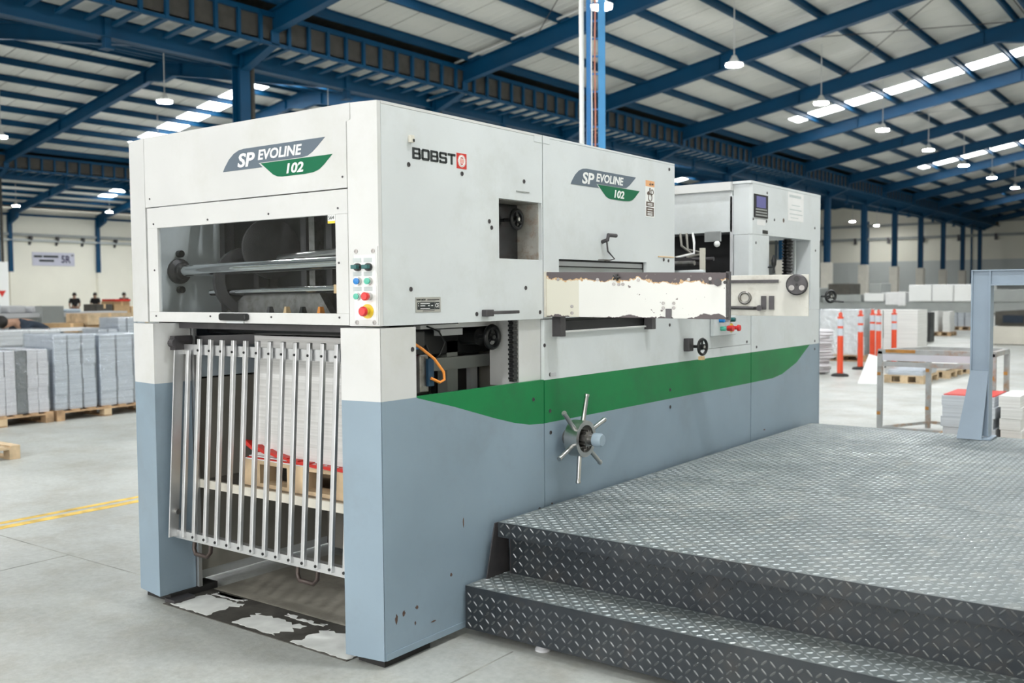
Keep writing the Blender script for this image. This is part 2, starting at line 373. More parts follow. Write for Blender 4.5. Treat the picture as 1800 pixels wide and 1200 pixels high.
RM = {1: rafter_mesh(1), -1: rafter_mesh(-1)}
for k in range(3):
    for n in NF:
        inst(RM[-1], 'rafter', ceil, (ROWS[k], FY(n), 0)); inst(RM[1], 'rafter', ceil, (ROWS[k+1], FY(n), 0))
# ---- purlins (cold-formed C sections) along the hall
def purlin_mesh():
    mb = MB(); mb.box(-.004, .004, YA, YB, 0, .2); mb.box(-.004, .07, YA, YB, 0, .006); mb.box(-.004, .07, YA, YB, .194, .2); mb.box(.064, .07, YA, YB, 0, .025)
    return meshof(mb, 'purlin', BLU)
PM = purlin_mesh()
for k in range(3):
    for j in range(9):
        d = HALF-.22-(0.85 if j else 0)-1.32*max(0, j-1)
        for base, sg in ((ROWS[k], -1), (ROWS[k+1], 1)):
            inst(PM, 'purlin', ceil, (base+sg*d, 0, zsheet(d)-.205))
# ---- sheets 1 m wide running down the slope; skylight sheets break the rows
SKY_R = [12.3, 32.8, 50.8, 68.8]; SKY_L = [20.7, 38.8, 56.8]; SKY_2 = [32.6, 50.6]
def sheet_mesh(sg, d0, d1, name, m):
    mb = MB()
    for (wa, wb, dz) in ((-.484, .484, 0.),):
        za, zb = zsheet(d0), zsheet(d1)
        mb.hexa([(sg*d0, wa, za), (sg*d1, wa, zb), (sg*d1, wb, zb), (sg*d0, wb, za), (sg*d0, wa, za+.02), (sg*d1, wa, zb+.02), (sg*d1, wb, zb+.02), (sg*d0, wb, za+.02)])
    for q in (-.25, 0, .25):   # low ribs
        za, zb = zsheet(d0)-.006, zsheet(d1)-.006
        mb.hexa([(sg*d0, q-.02, za), (sg*d1, q-.02, zb), (sg*d1, q+.02, zb), (sg*d0, q+.02, za), (sg*d0, q-.03, za+.008), (sg*d1, q-.03, zb+.008), (sg*d1, q+.03, zb+.008), (sg*d0, q+.03, za+.008)])
    return meshof(mb, name, m)
SM = {s: sheet_mesh(s, .98, HALF-.02, 'roof_sheet', SHT) for s in (1, -1)}
def sky_mesh(sg):
    mb = MB()
    d0, d1 = 3.3, HALF-.3
    za, zb = zsheet(d0)-.01, zsheet(d1)-.01
    mb.hexa([(sg*d0, -.5, za), (sg*d1, -.5, zb), (sg*d1, .5, zb), (sg*d0, .5, za), (sg*d0, -.5, za+.006), (sg*d1, -.5, zb+.006), (sg*d1, .5, zb+.006), (sg*d0, .5, za+.006)])
    return meshof(mb, 'skylight', SKYL)
KM = {s: sky_mesh(s) for s in (1, -1)}
def slope(base, sg, skies, single):
    stuff = MB()
    for i in range(int(YB-YA)):
        y = YA+.5+i
        if single: inst(SM[sg], 'roof_sheet', ceil, (base, y, 0))
        else:
            d0, d1 = 1.15, HALF-.02; za, zb = zsheet(d0), zsheet(d1)
            stuff.hexa([(base+sg*d0, y-.495, za), (base+sg*d1, y-.495, zb), (base+sg*d1, y+.495, zb), (base+sg*d0, y+.495, za), (base+sg*d0, y-.495, za+.02), (base+sg*d1, y-.495, zb+.02), (base+sg*d1, y+.495, zb+.02), (base+sg*d0, y+.495, za+.02)])
    for y in skies: inst(KM[sg], 'skylight', ceil, (base, y, 0))
    if not single: tag(stuff.build('roof_sheets', SHT, ceil), kind='stuff')
slope(-14.0, 1, SKY_R, True); slope(9.3, -1, [2.8, 12.3, 32.8, 50.8], False)
slope(-37.3, 1, SKY_L, True); slope(-14.0, -1, SKY_L, True)
slope(-60.6, 1, SKY_2, False); slope(-37.3, -1, SKY_2, False)
# ---- valley gutters on brackets, tie beams, hanger posts
def bracket_mesh():
    mb = MB(); mb.box(1.07, 1.13, -.035, .035, 6.5, 7.1)
    mb.hexa([(.25, -.05, 6.40), (1.1, -.05, 6.5), (1.1, .05, 6.5), (.25, .05, 6.40), (.25, -.05, 6.46), (1.1, -.05, 6.57), (1.1, .05, 6.57), (.25, .05, 6.46)])
    return meshof(mb, 'gutter_bracket', BLU)
BM = bracket_mesh(); nb = 0; rest = MB()
for row in ROWS[:3]:
    for sg in (1, -1):
        if row == 9.3 and sg == 1: continue
        x0, x1 = sorted((row+sg*1.0, row+sg*1.04)); MB().box(x0, x1, YA, YB, 6.58, 7.12).build('gutter_side', DKG, ceil)
        x0, x1 = sorted((row+sg*.05, row+sg*1.04)); MB().box(x0, x1, YA, YB, 6.60, 6.63).build('gutter_bottom', SHT, ceil)
        x0, x1 = sorted((row+sg*1.06, row+sg*1.12)); MB().box(x0, x1, YA, YB, 7.06, 7.16).build('gutter_rail', BLU, ceil)
        MB().box(x0, x1, YA, YB, 6.50, 6.57).build('gutter_rail', BLU, ceil)
        for n in NF[:-1]:
            for q in range(11):
                y = FY(n)+.36+q*.528
                vis = sg == 1 and ((row == -14.0 and -1 <= n <= 11) or (row == -37.3 and 0 <= n <= 5))
                if vis and nb < 290: inst(BM, 'gutter_bracket', ceil, (row, y, 0)); nb += 1
                else:
                    a, b_ = sorted((row+sg*1.07, row+sg*1.13)); rest.box(a, b_, y-.035, y+.035, 6.5, 7.1)
tag(rest.build('gutter_brackets', BLU, ceil), kind='stuff')
for row in ROWS[:3]:
    mb = MB(); mb.box(row-.01, row+.01, YA, YB, 6.26, 6.62); mb.box(row-.1, row+.1, YA, YB, 6.24, 6.262); mb.box(row-.1, row+.1, YA, YB, 6.6, 6.622)
    mb.build('tie_beam', BLU, ceil)
    hm = meshof(MB().box(-.06, .06, -.06, .06, 6.05, 6.62).box(-.12, .12, -.1, .1, 6.03, 6.06), 'hanger_post', BLU)
    for n in NF[:-1]: inst(hm, 'hanger_post', ceil, (row, FY(n)+3, 0))
# thin rod bracing under the sheets of the near roof
for (a, b_) in (((-10.6, 10.4), (-4.0, 16.2)), ((-10.6, 16.2), (-4.0, 10.4)), ((-7.5, 22.4), (-2.5, 28.2)), ((-7.5, 28.2), (-2.5, 22.4)), ((-9.6, 34.4), (-3.5, 40.2))):
    MB().tube([(a[0], a[1], zsheet(a[0]+14)-.24), (b_[0], b_[1], zsheet(b_[0]+14)-.24)], .012, 6).build('brace_rod', STL if a[0] == -9.6 else DST, ceil)
# pale conduit clipped along the second frame
MB().tube([(-14.1, 16.1, 6.42), (-13.5, 16.12, 6.5), (-13.15, 16.15, 6.9), (-13.1, 16.15, 7.25), (-9, 16.15, 7.99), (-5, 16.15, 8.72)], .03, 7).build('conduit', WIRE, ceil)

# ---- walls
wl = MB().box(-60.9, -60.65, YA, YB, 0, 7.6).build('wall_left', WCR); tag(wl, 'cream side wall of the far bay', kind='structure')
wb = MB()
wb.prism([(-61, 3.9), (9.5, 3.9), (9.5, 7.4), (-2.35, 9.6), (-14, 7.4), (-25.65, 9.6), (-37.3, 7.4), (-48.95, 9.6), (-61, 7.4)], 'y', YB, YB+.25, 0)
wb = wb.build('wall_back', WCR); tag(wb, 'cream end wall above grey panels', kind='structure')
for i in range(17):
    MB().box(-60.6+i*4.15, -60.6+i*4.15+4.1, YB-.03, YB+.2, 0, 3.9).build('wall_panel', WGR, wb)
for i in range(17): MB().box(-60.6+i*4.15-.06, -60.6+i*4.15+.06, YB-.1, YB-.02, 0, 7.4).build('wall_post', BLU if i % 2 else WGR, wb)
for z in (5.75, 6.9): MB().box(-60.5, 9.3, YB-.25, YB-.1, z, z+.22).build('wall_rail', GCL, wb)
for i in range(24): MB().box(-58+i*2.8, -57.8+i*2.8, YB-.3, YB-.05, 5.45, 5.98).build('rail_bracket', DST, wb)
for z, d in ((5.42, .2),): MB().box(-60.65+.02, -60.65+d, YA, YB, z, z+.18).build('wall_rail', GCL, wl)
MB().box(-60.63, -60.45, YA, YB, 6.72, 6.85).build('wall_rail', BLU, wl)
MB().cyl((-60.5, YA, 5.15), (-60.5, YB, 5.15), .09, n=8).build('wall_pipe', WGR, wl)
for n in range(2, 8):
    y = FY(n); MB().box(-60.64, -60.42, y-.12, y+.12, 3.1, 6.9).build('wall_post', BLU, wl); MB().box(-60.64, -60.45, y-.1, y+.1, 0, 3.1).build('wall_post', WCR, wl)
    for q in (1.3, 3.1, 4.9): MB().prism([(-60.64, 4.85), (-60.64, 5.42), (-60.3, 5.42), (-60.3, 5.3)], 'y', y+q-.07, y+q+.07).build('rail_bracket', DST, wl)

wr = MB().box(9.4, 9.65, YA, YB, 0, 7.6).build('wall_right_blocker', WCR); tag(wr, 'added cream side wall outside the picture, blocking daylight from the right', kind='structure')  # unseen wall added to hold back light on the machine side
wf = MB().box(-61, -11.5, YA-.3, YA-.05, 0, 7.4).build('wall_front_blocker', WCR); tag(wf, 'added cream wall behind the viewer, blocking sky beside the front left open for daylight', kind='structure')  # unseen wall added to keep bright sky out of the door glass
# ---- steel columns
def column(row, n, label):
    t = thing('steel_column', label, 'column', (row, FY(n), 0), 'blue steel columns of the hall'); y = FY(n)
    c = MB().box(row-.13, row+.13, y-.008, y+.008, 2.9, 6.5); c.box(row-.14, row-.125, y-.125, y+.125, 2.9, 6.5); c.box(row+.125, row+.14, y-.125, y+.125, 2.9, 6.5)
    c.build('shaft', BLU, t)
    MB().box(row-.24, row+.24, y-.24, y+.24, 0, 2.9).build('pedestal', PED, t, bevel=.02)
    MB().cyl((row+.05, y+.24, 2.9), (row+.05, y+.24, 6.5), .055, n=10).build('downpipe', DKG, t)
    return t
ordw = ['first', 'second', 'third', 'fourth', 'fifth', 'sixth', 'seventh']
column(-14, 0, 'blue steel column standing right behind the front logo panel of the machine')
for n in range(1, 6): column(-14, n, 'blue steel column whose head shows just above the %s' % ['middle of the white machine side', 'blue cable ladder foot', 'warning sticker end of the machine', 'feeder front panel', 'feeder paper notice'][n-1])
for n in range(6, 13): column(-14, n, 'slim blue steel column in the far row, %s from the feeder' % ordw[n-6])
column(-37.3, 1, 'blue steel column at the left picture edge, above the white board'); 

# ---- lamps
def make_lamp(x, y, z, label, cord_top=None):
    cord_top = zsheet(min(abs(x-r_) for r_ in ROWS))-.02
    t = thing('high_bay_lamp', label, 'lamp', (x, y, z), 'hanging high-bay lamps')
    MB().lathe([(.06, .02), (.2, .03), (.22, .06), (.12, .1), (.07, .2), (.05, .24)], (x, y, z), n=20).build('housing', WIRE, t, smooth=40)
    MB().lathe([(.195, 0), (.195, .028)], (x, y, z), n=20).build('lens', LAMP, t)
    MB().cyl((x, y, z+.22), (x, y, cord_top), .014, n=6).build('suspension_rod', WIRE, t)
    return t
lamp_lab = ['glowing lamp beside the top of the blue cable ladder', 'lamp hanging highest and largest right of the cable ladder', 'lamp touching the lower end of the long skylight', 'lamp on a white rod just below the long skylight', 'lamp left of the second skylight on a thin rod', 'small lamp overlapping the row below the second skylight', 'lamp on a white rod at the second skylight, near the right edge', 'lamp sitting on the third, lowest skylight']
for i in range(8):
    make_lamp(-6.9, 13.0+5.95*i, 6.8, lamp_lab[i], zsheet(7.1)-.2)
make_lamp(-21.0, 13.2, 6.8, 'lamp left of the blue column, in front of the slanting rafter', zsheet(7)-.2)
make_lamp(-30.4, 13.3, 6.8, 'half lamp cut by the left picture edge', zsheet(6.9)-.2)
make_lamp(-55, 26.0, 6.8, 'small far lamp at the far left below the gutter', zsheet(5.6)-.2)
make_lamp(-55, 31.9, 6.8, 'small far lamp just left of the machine, beside a knee brace', zsheet(5.6)-.2)
make_lamp(-21.6, 74.4, 6.8, 'tiny far lamp on a white rod between the two columns nearest the feeder', zsheet(7.6)-.2)
make_lamp(-21.6, 80.7, 6.8, 'tiny far lamp right of the one on the white rod', zsheet(7.6)-.2)
for x, y in ((-6.9, 7.0), (-6.9, 1.1), (-6.9, -4.9), (-6.9, -10.8), (2.2, -10.8), (2.2, -4.9), (2.2, 1.1), (2.2, 7.0), (2.2, 13), (2.2, 19), (2.2, 25), (-21, 19.2), (-21, 25.2), (-21, 31.2), (-21, 43), (-21, 55), (-30.4, 19.2), (-30.4, 25.2), (-30.4, 31.2), (-30.4, 43), (-30.4, 7.4), (-44.3, 32), (-44.3, 44), (-55, 20), (-55, 37.8), (-55, 43.7), (-55, 14), (-21, 7.2), (-21, 1.2), (-21, -5)):
    make_lamp(x, y, 6.8, 'white high-bay lamp outside the picture or hidden behind the machine and gutters', zsheet(7.1)-.2)

# ================================================================== THE DIE-CUTTING MACHINE
M = thing('die_cutting_machine', 'large white and blue-grey die-cutting machine with green stripe and slatted front gate', 'machine', (-.86, 1.8, 0))
WD = -1.728                                 # far side
CURVE = [(.222, 1.092), (.461, 1.032), (.747, .951), (.90, .912), (1.02, .89), (1.144, .881)]
# ---- lower side panels (paint runs across them: blue-grey, green stripe, white)
p = MB()
p.prism([(.004, .035), (1.144, .035)]+CURVE[::-1]+[(.212, 1.097), (.004, 1.097)], 'x', -.02, 0, 0)
p.prism(CURVE[::-1]+[(.214, 1.10), (1.144, 1.10)][::1], 'x', -.02, 0, 1)
p.prism([(.004, 1.097), (.212, 1.097), (.212, 1.393), (.004, 1.393)], 'x', -.02, 0, 2)
p.build('lower_side_panel', [G_, GR, W_], M)
p = MB().box(-.02, 0, 1.15, 3.70, .035, .882, 0).box(-.02, 0, 1.15, 3.70, .882, 1.097, 1).box(-.02, 0, 1.15, 2.86, 1.097, 1.335, 2).box(-.02, 0, 2.86, 3.70, 1.097, 1.155, 2)
p.box(-.02, 0, 1.15, 1.29, 1.335, 1.398, 2).box(-.02, 0, 2.2, 2.86, 1.335, 1.398, 2).box(-.017, -.003, 2.86, 3.70, 1.158, 1.398, 2)
p.build('lower_side_panel', [G_, GR, WL], M)
MB().box(-.006, .012, 1.29, 2.2, 1.327, 1.336).build('vent_lip', W_, M)
MB().box(-.16, -.06, 1.29, 2.2, 1.336, 1.398).build('vent_recess', GCL, M)
MB().box(0, .004, .01, 1.14, .035, .062).build('skirt_strip', G_, M)
# ---- legs
def leg(poly, name='leg'):
    q = MB().prism(poly, 'z', .035, 1.097, 0).prism(poly, 'z', 1.097, 1.393, 1); return q.build(name, [G_, W_], M)
leg([(0, 0), (-.194, -.03), (-.194, .2), (-.021, .2), (-.021, .003)])
leg([(WD, 0), (-1.514, -.03), (-1.514, .18), (WD, .18)])
MB().box(-1.525, -1.495, .185, .205, .035, 1.39).build('gate_track', ALU, M)
for x0, x1 in ((-.17, -.02), (-1.70, -1.50)): MB().box(x0, x1, .02, .30, 0, .036).build('levelling_pad', RUB, M)
MB().box(-1.52, -1.44, .0, .12, 0, .02).build('levelling_pad', DST, M)
# ---- far side wall, body core behind the panels
MB().box(WD, WD+.03, .18, 1.144, .035, 1.393).build('far_side_panel', G_, M)
MB().box(-1.70, -1.60, .2, 3.69, .04, .12).build('base_rail', WL, M)
MB().box(-1.62, -1.55, .20, 1.14, .10, 1.10).build('inner_wall', INT, M)
MB().box(-1.62, -1.53, .21, .62, 1.11, 1.30).build('inner_plate', INB, M, bevel=.004)
MB().box(-1.62, -1.53, .62, 1.14, 1.11, 1.36).build('inner_plate', WL, M)
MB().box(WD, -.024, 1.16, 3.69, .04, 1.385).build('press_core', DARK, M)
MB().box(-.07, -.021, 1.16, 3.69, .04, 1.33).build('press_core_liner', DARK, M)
# ---- upper housing: side panel with the niche, press cover
p = MB().box(-.02, 0, .0215, 1.142, 1.969, 2.287).box(-.02, 0, .0215, .79, 1.402, 1.969).box(-.02, 0, .79, 1.142, 1.402, 1.691).box(-.02, 0, 1.136, 1.142, 1.691, 1.969)
p.build('side_cover', WL, M)
p = MB().box(-.02, 0, 1.149, 2.54, 1.70, 2.2885).box(-.02, 0, 1.149, 1.284, 1.402, 1.70).box(-.02, 0, 2.19, 2.54, 1.402, 1.70).box(-.02, 0, 1.284, 2.19, 1.402, 1.634)
p.build('press_cover', WL, M)
MB().box(-.14, -.025, 1.284, 2.19, 1.634, 1.66).build('slot_back', GCL, M)
MB().box(-.06, -.0285, 1.284, 2.19, 1.667, 1.69).build('slot_rail', GPN, M)
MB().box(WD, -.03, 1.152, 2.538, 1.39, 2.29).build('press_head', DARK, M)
MB().box(WD, -.0, 1.149, 2.54, 2.29, 2.30).build('press_top', WL, M)
HT = MB().frame('z', (WD, .0225), (0, 1.142), (-1.62, .09), (-.09, .52), 2.2885, 2.30).build('housing_top', W_, M)  # made-up opening in the top, lets roof light down onto the works
for k in range(9): MB().box(-1.62+.03+k*.18, -1.62+.05+k*.18, .09, .52, 2.289, 2.298).build('light_slot_bar', WL, HT)  # bars invented to dress the added light opening
MB().box(WD, WD+.02, .0, 2.54, 1.40, 2.288).build('far_side_cover', WL, M)
MB().box(WD, -.03, 2.525, 2.54, 1.40, 2.29).build('press_end_panel', WL, M)
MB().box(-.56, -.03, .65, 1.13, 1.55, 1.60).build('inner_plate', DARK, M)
# niche box
n_ = MB().box(-.16, -.145, .79, 1.136, 1.691, 1.969, 0).box(-.16, -.02, .784, .79, 1.691, 1.969, 1).box(-.16, -.02, .79, 1.136, 1.966, 1.969, 1).box(-.16, -.02, .79, 1.136, 1.686, 1.691, 1)
n_.build('niche_lining', [mat('polished_dark_steel', (.16, .165, .18), .16, .9, var=.15, scale=5), INT], M)
RSTN = mat('niche_rusty_wall', (.42, .41, .38), .6, var=.12, scale=9, dirt=(.22, .12, .05), dscale=11, damt=.9)
MB().box(-.145, -.02, 1.13, 1.136, 1.691, 1.966).build('niche_wall', RSTN, M)

def hand_wheel(parent, c, ax, R, r=.012, spokes=3, m=BLK, name='hand_wheel', hubm=STL, stalk=.1):
    c = Vector(c); ax = Vector(ax).normalized(); w_ = MB().torus(c, ax, R, r, 28, 8)
    t = Vector((0, 0, 1)); a = ax.cross(t).normalized(); b = ax.cross(a)
    for k in range(spokes):
        q = 2*math.pi*k/spokes+.6; w_.cyl(c+(a*math.cos(q)+b*math.sin(q))*R, c-ax*.005, r*.8, n=8)
    w_.lathe([(R*.36, -.012), (R*.36, .012)], c, ax, 14); w_.cyl(c-ax*stalk, c, R*.2, n=10)
    o = w_.build(name, m, parent, smooth=45)
    MB().lathe([(R*.2, 0), (R*.2, .003)], c+ax*.012, ax, 12).build('hub_cap', hubm, o); return o
hand_wheel(M, (-.075, 1.03, 1.888), (1, 0, 0), .044, .010, stalk=.07)
# ---- front: corner posts (turned slightly), fascia, door with window
FYP = -.024
q = MB().prism([(0, 0), (-.14, -.029), (-.14, -.009), (0, .02)], 'z', 1.402, 2.298); q.build('corner_post', W_, M)
q = MB().prism([(WD, 0), (-1.556, -.029), (-1.556, -.009), (WD, .02)], 'z', 1.402, 2.298); q.build('corner_post', W_, M)
q = MB().prism([(-1.553, 1.961), (-.144, 1.961), (-.144, 2.225), (-.123, 2.232), (-.123, 2.298), (-1.553, 2.298)], 'y', FYP-.005, FYP+.015); q.build('fascia_panel', W_, M)
DOOR = MB().frame('y', (-1.541, 1.404), (-.143, 1.956), (-1.459, 1.452), (-.215, 1.857), FYP-.006, FYP+.014).build('front_door', W_, M, bevel=.002)
MB().box(-1.462, -.212, FYP+.004, FYP+.008, 1.449, 1.860).build('window_pane', GLS, DOOR)
h_ = MB(); h_.prism([(-.966, 1.421), (-.955, 1.416), (-.786, 1.416), (-.775, 1.421), (-.775, 1.443), (-.786, 1.449), (-.955, 1.449), (-.966, 1.443)], 'y', FYP-.03, FYP-.006)
h_.build('door_handle', BLK, DOOR, bevel=.004)
MB().box(-.93, -.81, FYP-.012, FYP-.005, 1.404, 1.416).build('handle_plate', WL, DOOR)
tagp = MB().box(-.262, -.219, FYP-.003, FYP+.003, 1.822, 1.859, 0).box(-.262, -.219, FYP-.0035, FYP-.003, 1.822, 1.832, 1).build('number_tag', [LW, YEL], DOOR)
put_text('564', INK, tagp, (-.257, FYP-.0035, 1.838), (1, 0, 0), (0, 0, 1), .033, .015)
SCW = meshof(MB().lathe([(.0045, 0), (.0045, .003)], (0, 0, 0), (0, -1, 0), 10), 'screw', DST)
SCB = meshof(MB().lathe([(.010, 0), (.010, .002), (.0055, .0021), (.0055, .0005)], (0, 0, 0), (1, 0, 0), 14), 'screw', DST)
R0 = ROOT[M.name]
for x, z in ((-1.486, 1.878), (-1.059, 1.878), (-.63, 1.881), (-.197, 1.881), (-1.487, 1.654), (-.196, 1.659), (-1.483, 1.432), (-1.055, 1.434), (-.625, 1.434), (-.198, 1.436)):
    inst(SCW, 'screw', DOOR, Vector((x, FYP-.006, z))-R0)
for x, z in ((-1.514, 2.001), (-.168, 2.006)): inst(SCW, 'screw', M, Vector((x, FYP-.005, z))-R0)
for y, z in ((.181, 2.062), (.525, 2.056), (.989, 2.062), (.717, 1.858), (.734, 1.83), (.185, 1.55), (.997, 1.554), (.619, 1.437), (.19, 1.30), (1.055, 1.01), (2.476, 1.329), (1.2, 1.122), (2.484, .936), (2.484, .832), (1.198, .939), (1.202, .83), (1.152, 1.27), (2.40, 1.72), (2.46, 1.715), (2.47, 2.26), (1.115, 1.435), (3.63, 1.175), (1.10, .46)):
    inst(SCB, 'screw', M, Vector((0, y, z))-R0)

# ---- control panel on the right corner post (plane turned like the post)
e1 = Vector((.14, .029, 0)).normalized(); en = Vector((.029, -.14, 0)).normalized()
def CP(x, z, d=0.): return Vector((-.14, -.029, z))+e1*(x+.14)/e1.x+en*d
cpn = MB().hexa([CP(-.119, 1.408, .0), CP(-.004, 1.408, .0), CP(-.004, 1.722, .0), CP(-.119, 1.722, .0), CP(-.119, 1.408, .004), CP(-.004, 1.408, .004), CP(-.004, 1.722, .004), CP(-.119, 1.722, .004)])
cpn = cpn.build('control_panel', W_, M)
MB().hexa([CP(-.112, 1.428, .004), CP(-.012, 1.428, .004), CP(-.012, 1.688, .004), CP(-.112, 1.688, .004), CP(-.112, 1.428, .005), CP(-.012, 1.428, .005), CP(-.012, 1.688, .005), CP(-.112, 1.688, .005)]).build('panel_label', LW, cpn)
for z, xs in ((1.667, (-.098, -.048)), (1.612, (-.098, -.048)), (1.552, (-.098, -.048))):
    for x in xs: MB().hexa([CP(x-.02, z-.009, .005), CP(x+.02, z-.009, .005), CP(x+.02, z+.009, .005), CP(x-.02, z+.009, .005), CP(x-.02, z-.009, .0056), CP(x+.02, z-.009, .0056), CP(x+.02, z+.009, .0056), CP(x-.02, z+.009, .0056)]).build('symbol_label', FADE, cpn)
def button(x, z, r, m, hgt, ring=STL):
    o = MB().lathe([(r*1.15, 0), (r*1.15, hgt*.7), (r, hgt*.7)], CP(x, z, .005), en, 16).build('push_button', ring, cpn, smooth=40)
    MB().lathe([(r*.95, 0), (r*.95, hgt*.25), (r*.8, hgt*.3)], CP(x, z, .005+hgt*.7), en, 16).build('button_cap', m, o, smooth=40)
for x in (-.092, -.042):
    o = MB().lathe([(.016, 0), (.016, .014), (.013, .02)], CP(x, 1.639, .005), en, 16).build('selector_switch', BLK, cpn, smooth=40)
    d = CP(x, 1.639, .032); MB().hexa([d+e1*a_+Vector((0, 0, b_))+en*c_ for c_ in (-.012, .01) for a_, b_ in ((-.014, -.007), (.014, -.007), (.014, .009), (-.014, .009))]).build('switch_lever', TEAL, o, bevel=.002)
button(-.093, 1.583, .014, BLB, .02); button(-.043, 1.583, .014, GRB, .02); button(-.098, 1.522, .013, GRB, .015)
o = MB().lathe([(.015, 0), (.015, .022)], CP(-.042, 1.522, .005), en, 16).build('push_button', STL, cpn, smooth=40)
MB().lathe([(.016, 0), (.017, .016), (.013, .02)], CP(-.042, 1.522, .027), en, 18).build('button_cap', RDB, o, smooth=40)
o = MB().lathe([(.029, 0), (.029, .003)], CP(-.052, 1.462, .005), en, 26).build('emergency_stop', YEL, cpn)
MB().lathe([(.013, 0), (.013, .022)], CP(-.052, 1.462, .008), en, 16).build('stop_collar', YEL, o, smooth=40)
MB().lathe([(.014, 0), (.02, .008), (.02, .016), (.015, .022)], CP(-.052, 1.462, .026), en, 20).build('stop_button', RDB, o, smooth=40)
for x, z in ((-.103, 1.703), (-.024, 1.703), (-.103, 1.417), (-.022, 1.417)):
    MB().lathe([(.009, 0), (.009, .002), (.005, .0022), (.005, .0005)], CP(x, z, .004), en, 12).build('screw', STD, cpn)

# ---- works seen through the window
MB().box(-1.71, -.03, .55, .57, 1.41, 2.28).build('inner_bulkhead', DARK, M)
MB().box(-1.71, -1.66, .05, .55, 1.41, 2.28).build('inner_side_plate', WL, M)
MB().box(-.06, -.03, .05, .55, 1.41, 2.28).build('inner_side_plate', GCL, M)
MB().box(-1.66, -.05, .1, .55, 1.395, 1.42).build('inner_floor_plate', DARK, M)
MB().cyl((-1.66, .22, 1.655), (-.06, .22, 1.68), .031, n=20).build('drive_shaft', CHR, M, smooth=40)
MB().lathe([(.065, 0), (.065, .02), (.045, .03), (.042, .05)], (-1.66, .22, 1.655), (1, 0, 0), 18).build('bearing', DST, M, smooth=40)
for z in (1.745, 1.56): MB().lathe([(.018, 0), (.018, .03)], (-1.655, .22, z), (1, 0, 0), 10).build('bearing_bolt', BLK, M)
MB().cyl((-1.45, .27, 1.545), (-.06, .27, 1.56), .018, n=14).build('guide_bar', CHR, M, smooth=40)
MB().cyl((-1.02, .36, 1.70), (-.06, .36, 1.745), .028, n=14).build('guide_bar', STL, M, smooth=40)
MB().cyl((-1.62, .34, 1.95), (-.06, .34, 1.98), .03, n=14).build('guide_bar', STD, M, smooth=40)
for x in (-1.55, -1.28, -.92, -.86, -.74, -.5): MB().box(x, x+.04, .40, .46, 1.42, 2.25).build('upright_bar', DST if x != -.86 else STD, M)
MB().lathe([(.17, 0), (.17, .03), (.12, .035), (.12, .01)], (-1.30, .36, 1.60), (1, -.25, 0), 28).build('sprocket', DST, M, smooth=40)
MB().lathe([(.15, 0), (.15, .02)], (-1.12, .38, 1.76), (1, -.3, 0), 26).build('sprocket', DST, M, smooth=40)
MB().prism([(-1.40, 1.43), (-1.2, 1.55), (-.7, 1.56), (-.6, 1.43)], 'y', .3, .34).build('cam_plate', STD, M)
for x, m_ in ((-.83, BUF), (-.60, ORC), (-.36, BUF), (-.30, GPN), (-.72, BLK), (-.95, DST)): MB().hexa([(x, .2, 1.42), (x+.03, .2, 1.42), (x+.03, .24, 1.42), (x, .24, 1.42), (x+.02, .2, 1.475), (x+.032, .2, 1.475), (x+.032, .22, 1.475), (x+.02, .22, 1.475)]).build('gripper', m_, M)
MB().box(-.52, -.47, .24, .262, 1.535, 1.575).build('tape_strip', BUF, M)

# ---- delivery bay: rollers, gate, lift, paper
MB().cyl((-1.50, .30, 1.365), (-.2, .30, 1.368), .03, n=16).build('delivery_roller', BLK, M, smooth=40)
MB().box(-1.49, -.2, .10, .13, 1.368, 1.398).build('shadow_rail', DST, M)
MB().bar((-1.50, .21, 1.30), (-1.05, .42, 1.315), .03, .05).build('stop_bar', BLK, M)
hk = MB().box(-1.51, -1.47, .06, .16, 1.26, 1.33).cyl((-1.50, .06, 1.295), (-1.46, .06, 1.295), .022, n=12).build('gate_hinge', DST, M)
GT = MB().box(-1.49, -.20, .112, .122, 1.238, 1.288).build('gate', ALU, M)      # top rail of the gate
def gy(z): return .12-.06*(1.318-z)/.985
def gbar(x, z0, z1): return MB().hexa([(x-.0115, gy(z0)-.028, z0), (x+.0115, gy(z0)-.028, z0), (x+.0115, gy(z0)-.010, z0), (x-.0115, gy(z0)-.010, z0), (x-.0115, gy(z1)-.028, z1), (x+.0115, gy(z1)-.028, z1), (x+.0115, gy(z1)-.010, z1), (x-.0115, gy(z1)-.010, z1)])
for k in range(13):
    x = -1.324+.0882*k; gbar(x, .335, 1.318).build('gate_bar', ALU, GT, bevel=.003); MB().lathe([(.006, 0), (.006, .004)], (x, gy(1.265)-.028, 1.262), (0, -1, 0), 8).build('gate_rivet', BLK, GT)
    MB().lathe([(.007, 0), (.007, .004)], (x, gy(.35)-.028, .349), (0, -1, 0), 8).build('gate_rivet', BLK, GT)
gbar(-1.412, .335, 1.262).build('gate_bar', ALU, GT, bevel=.003)
MB().hexa([(-1.486, gy(.33)-.055, .33), (-1.478, gy(.33)-.055, .33), (-1.478, gy(.33)+.0, .33), (-1.486, gy(.33)+.0, .33), (-1.486, .065, 1.30), (-1.478, .065, 1.30), (-1.478, .12, 1.30), (-1.486, .12, 1.30)]).build('gate_stile', ALU, GT, bevel=.002)
MB().hexa([(-1.50, gy(.33)-.012, .322), (-.2, gy(.33)-.012, .322), (-.2, gy(.33)+.02, .322), (-1.50, gy(.33)+.02, .322), (-1.50, gy(.36)-.012, .362), (-.2, gy(.36)-.012, .362), (-.2, gy(.36)+.02, .362), (-1.50, gy(.36)+.02, .362)]).build('gate_rail', ALU, GT)
MB().cyl((-1.53, .05, .455), (-1.46, .05, .455), .014, n=12).build('gate_bolt', STL, GT)
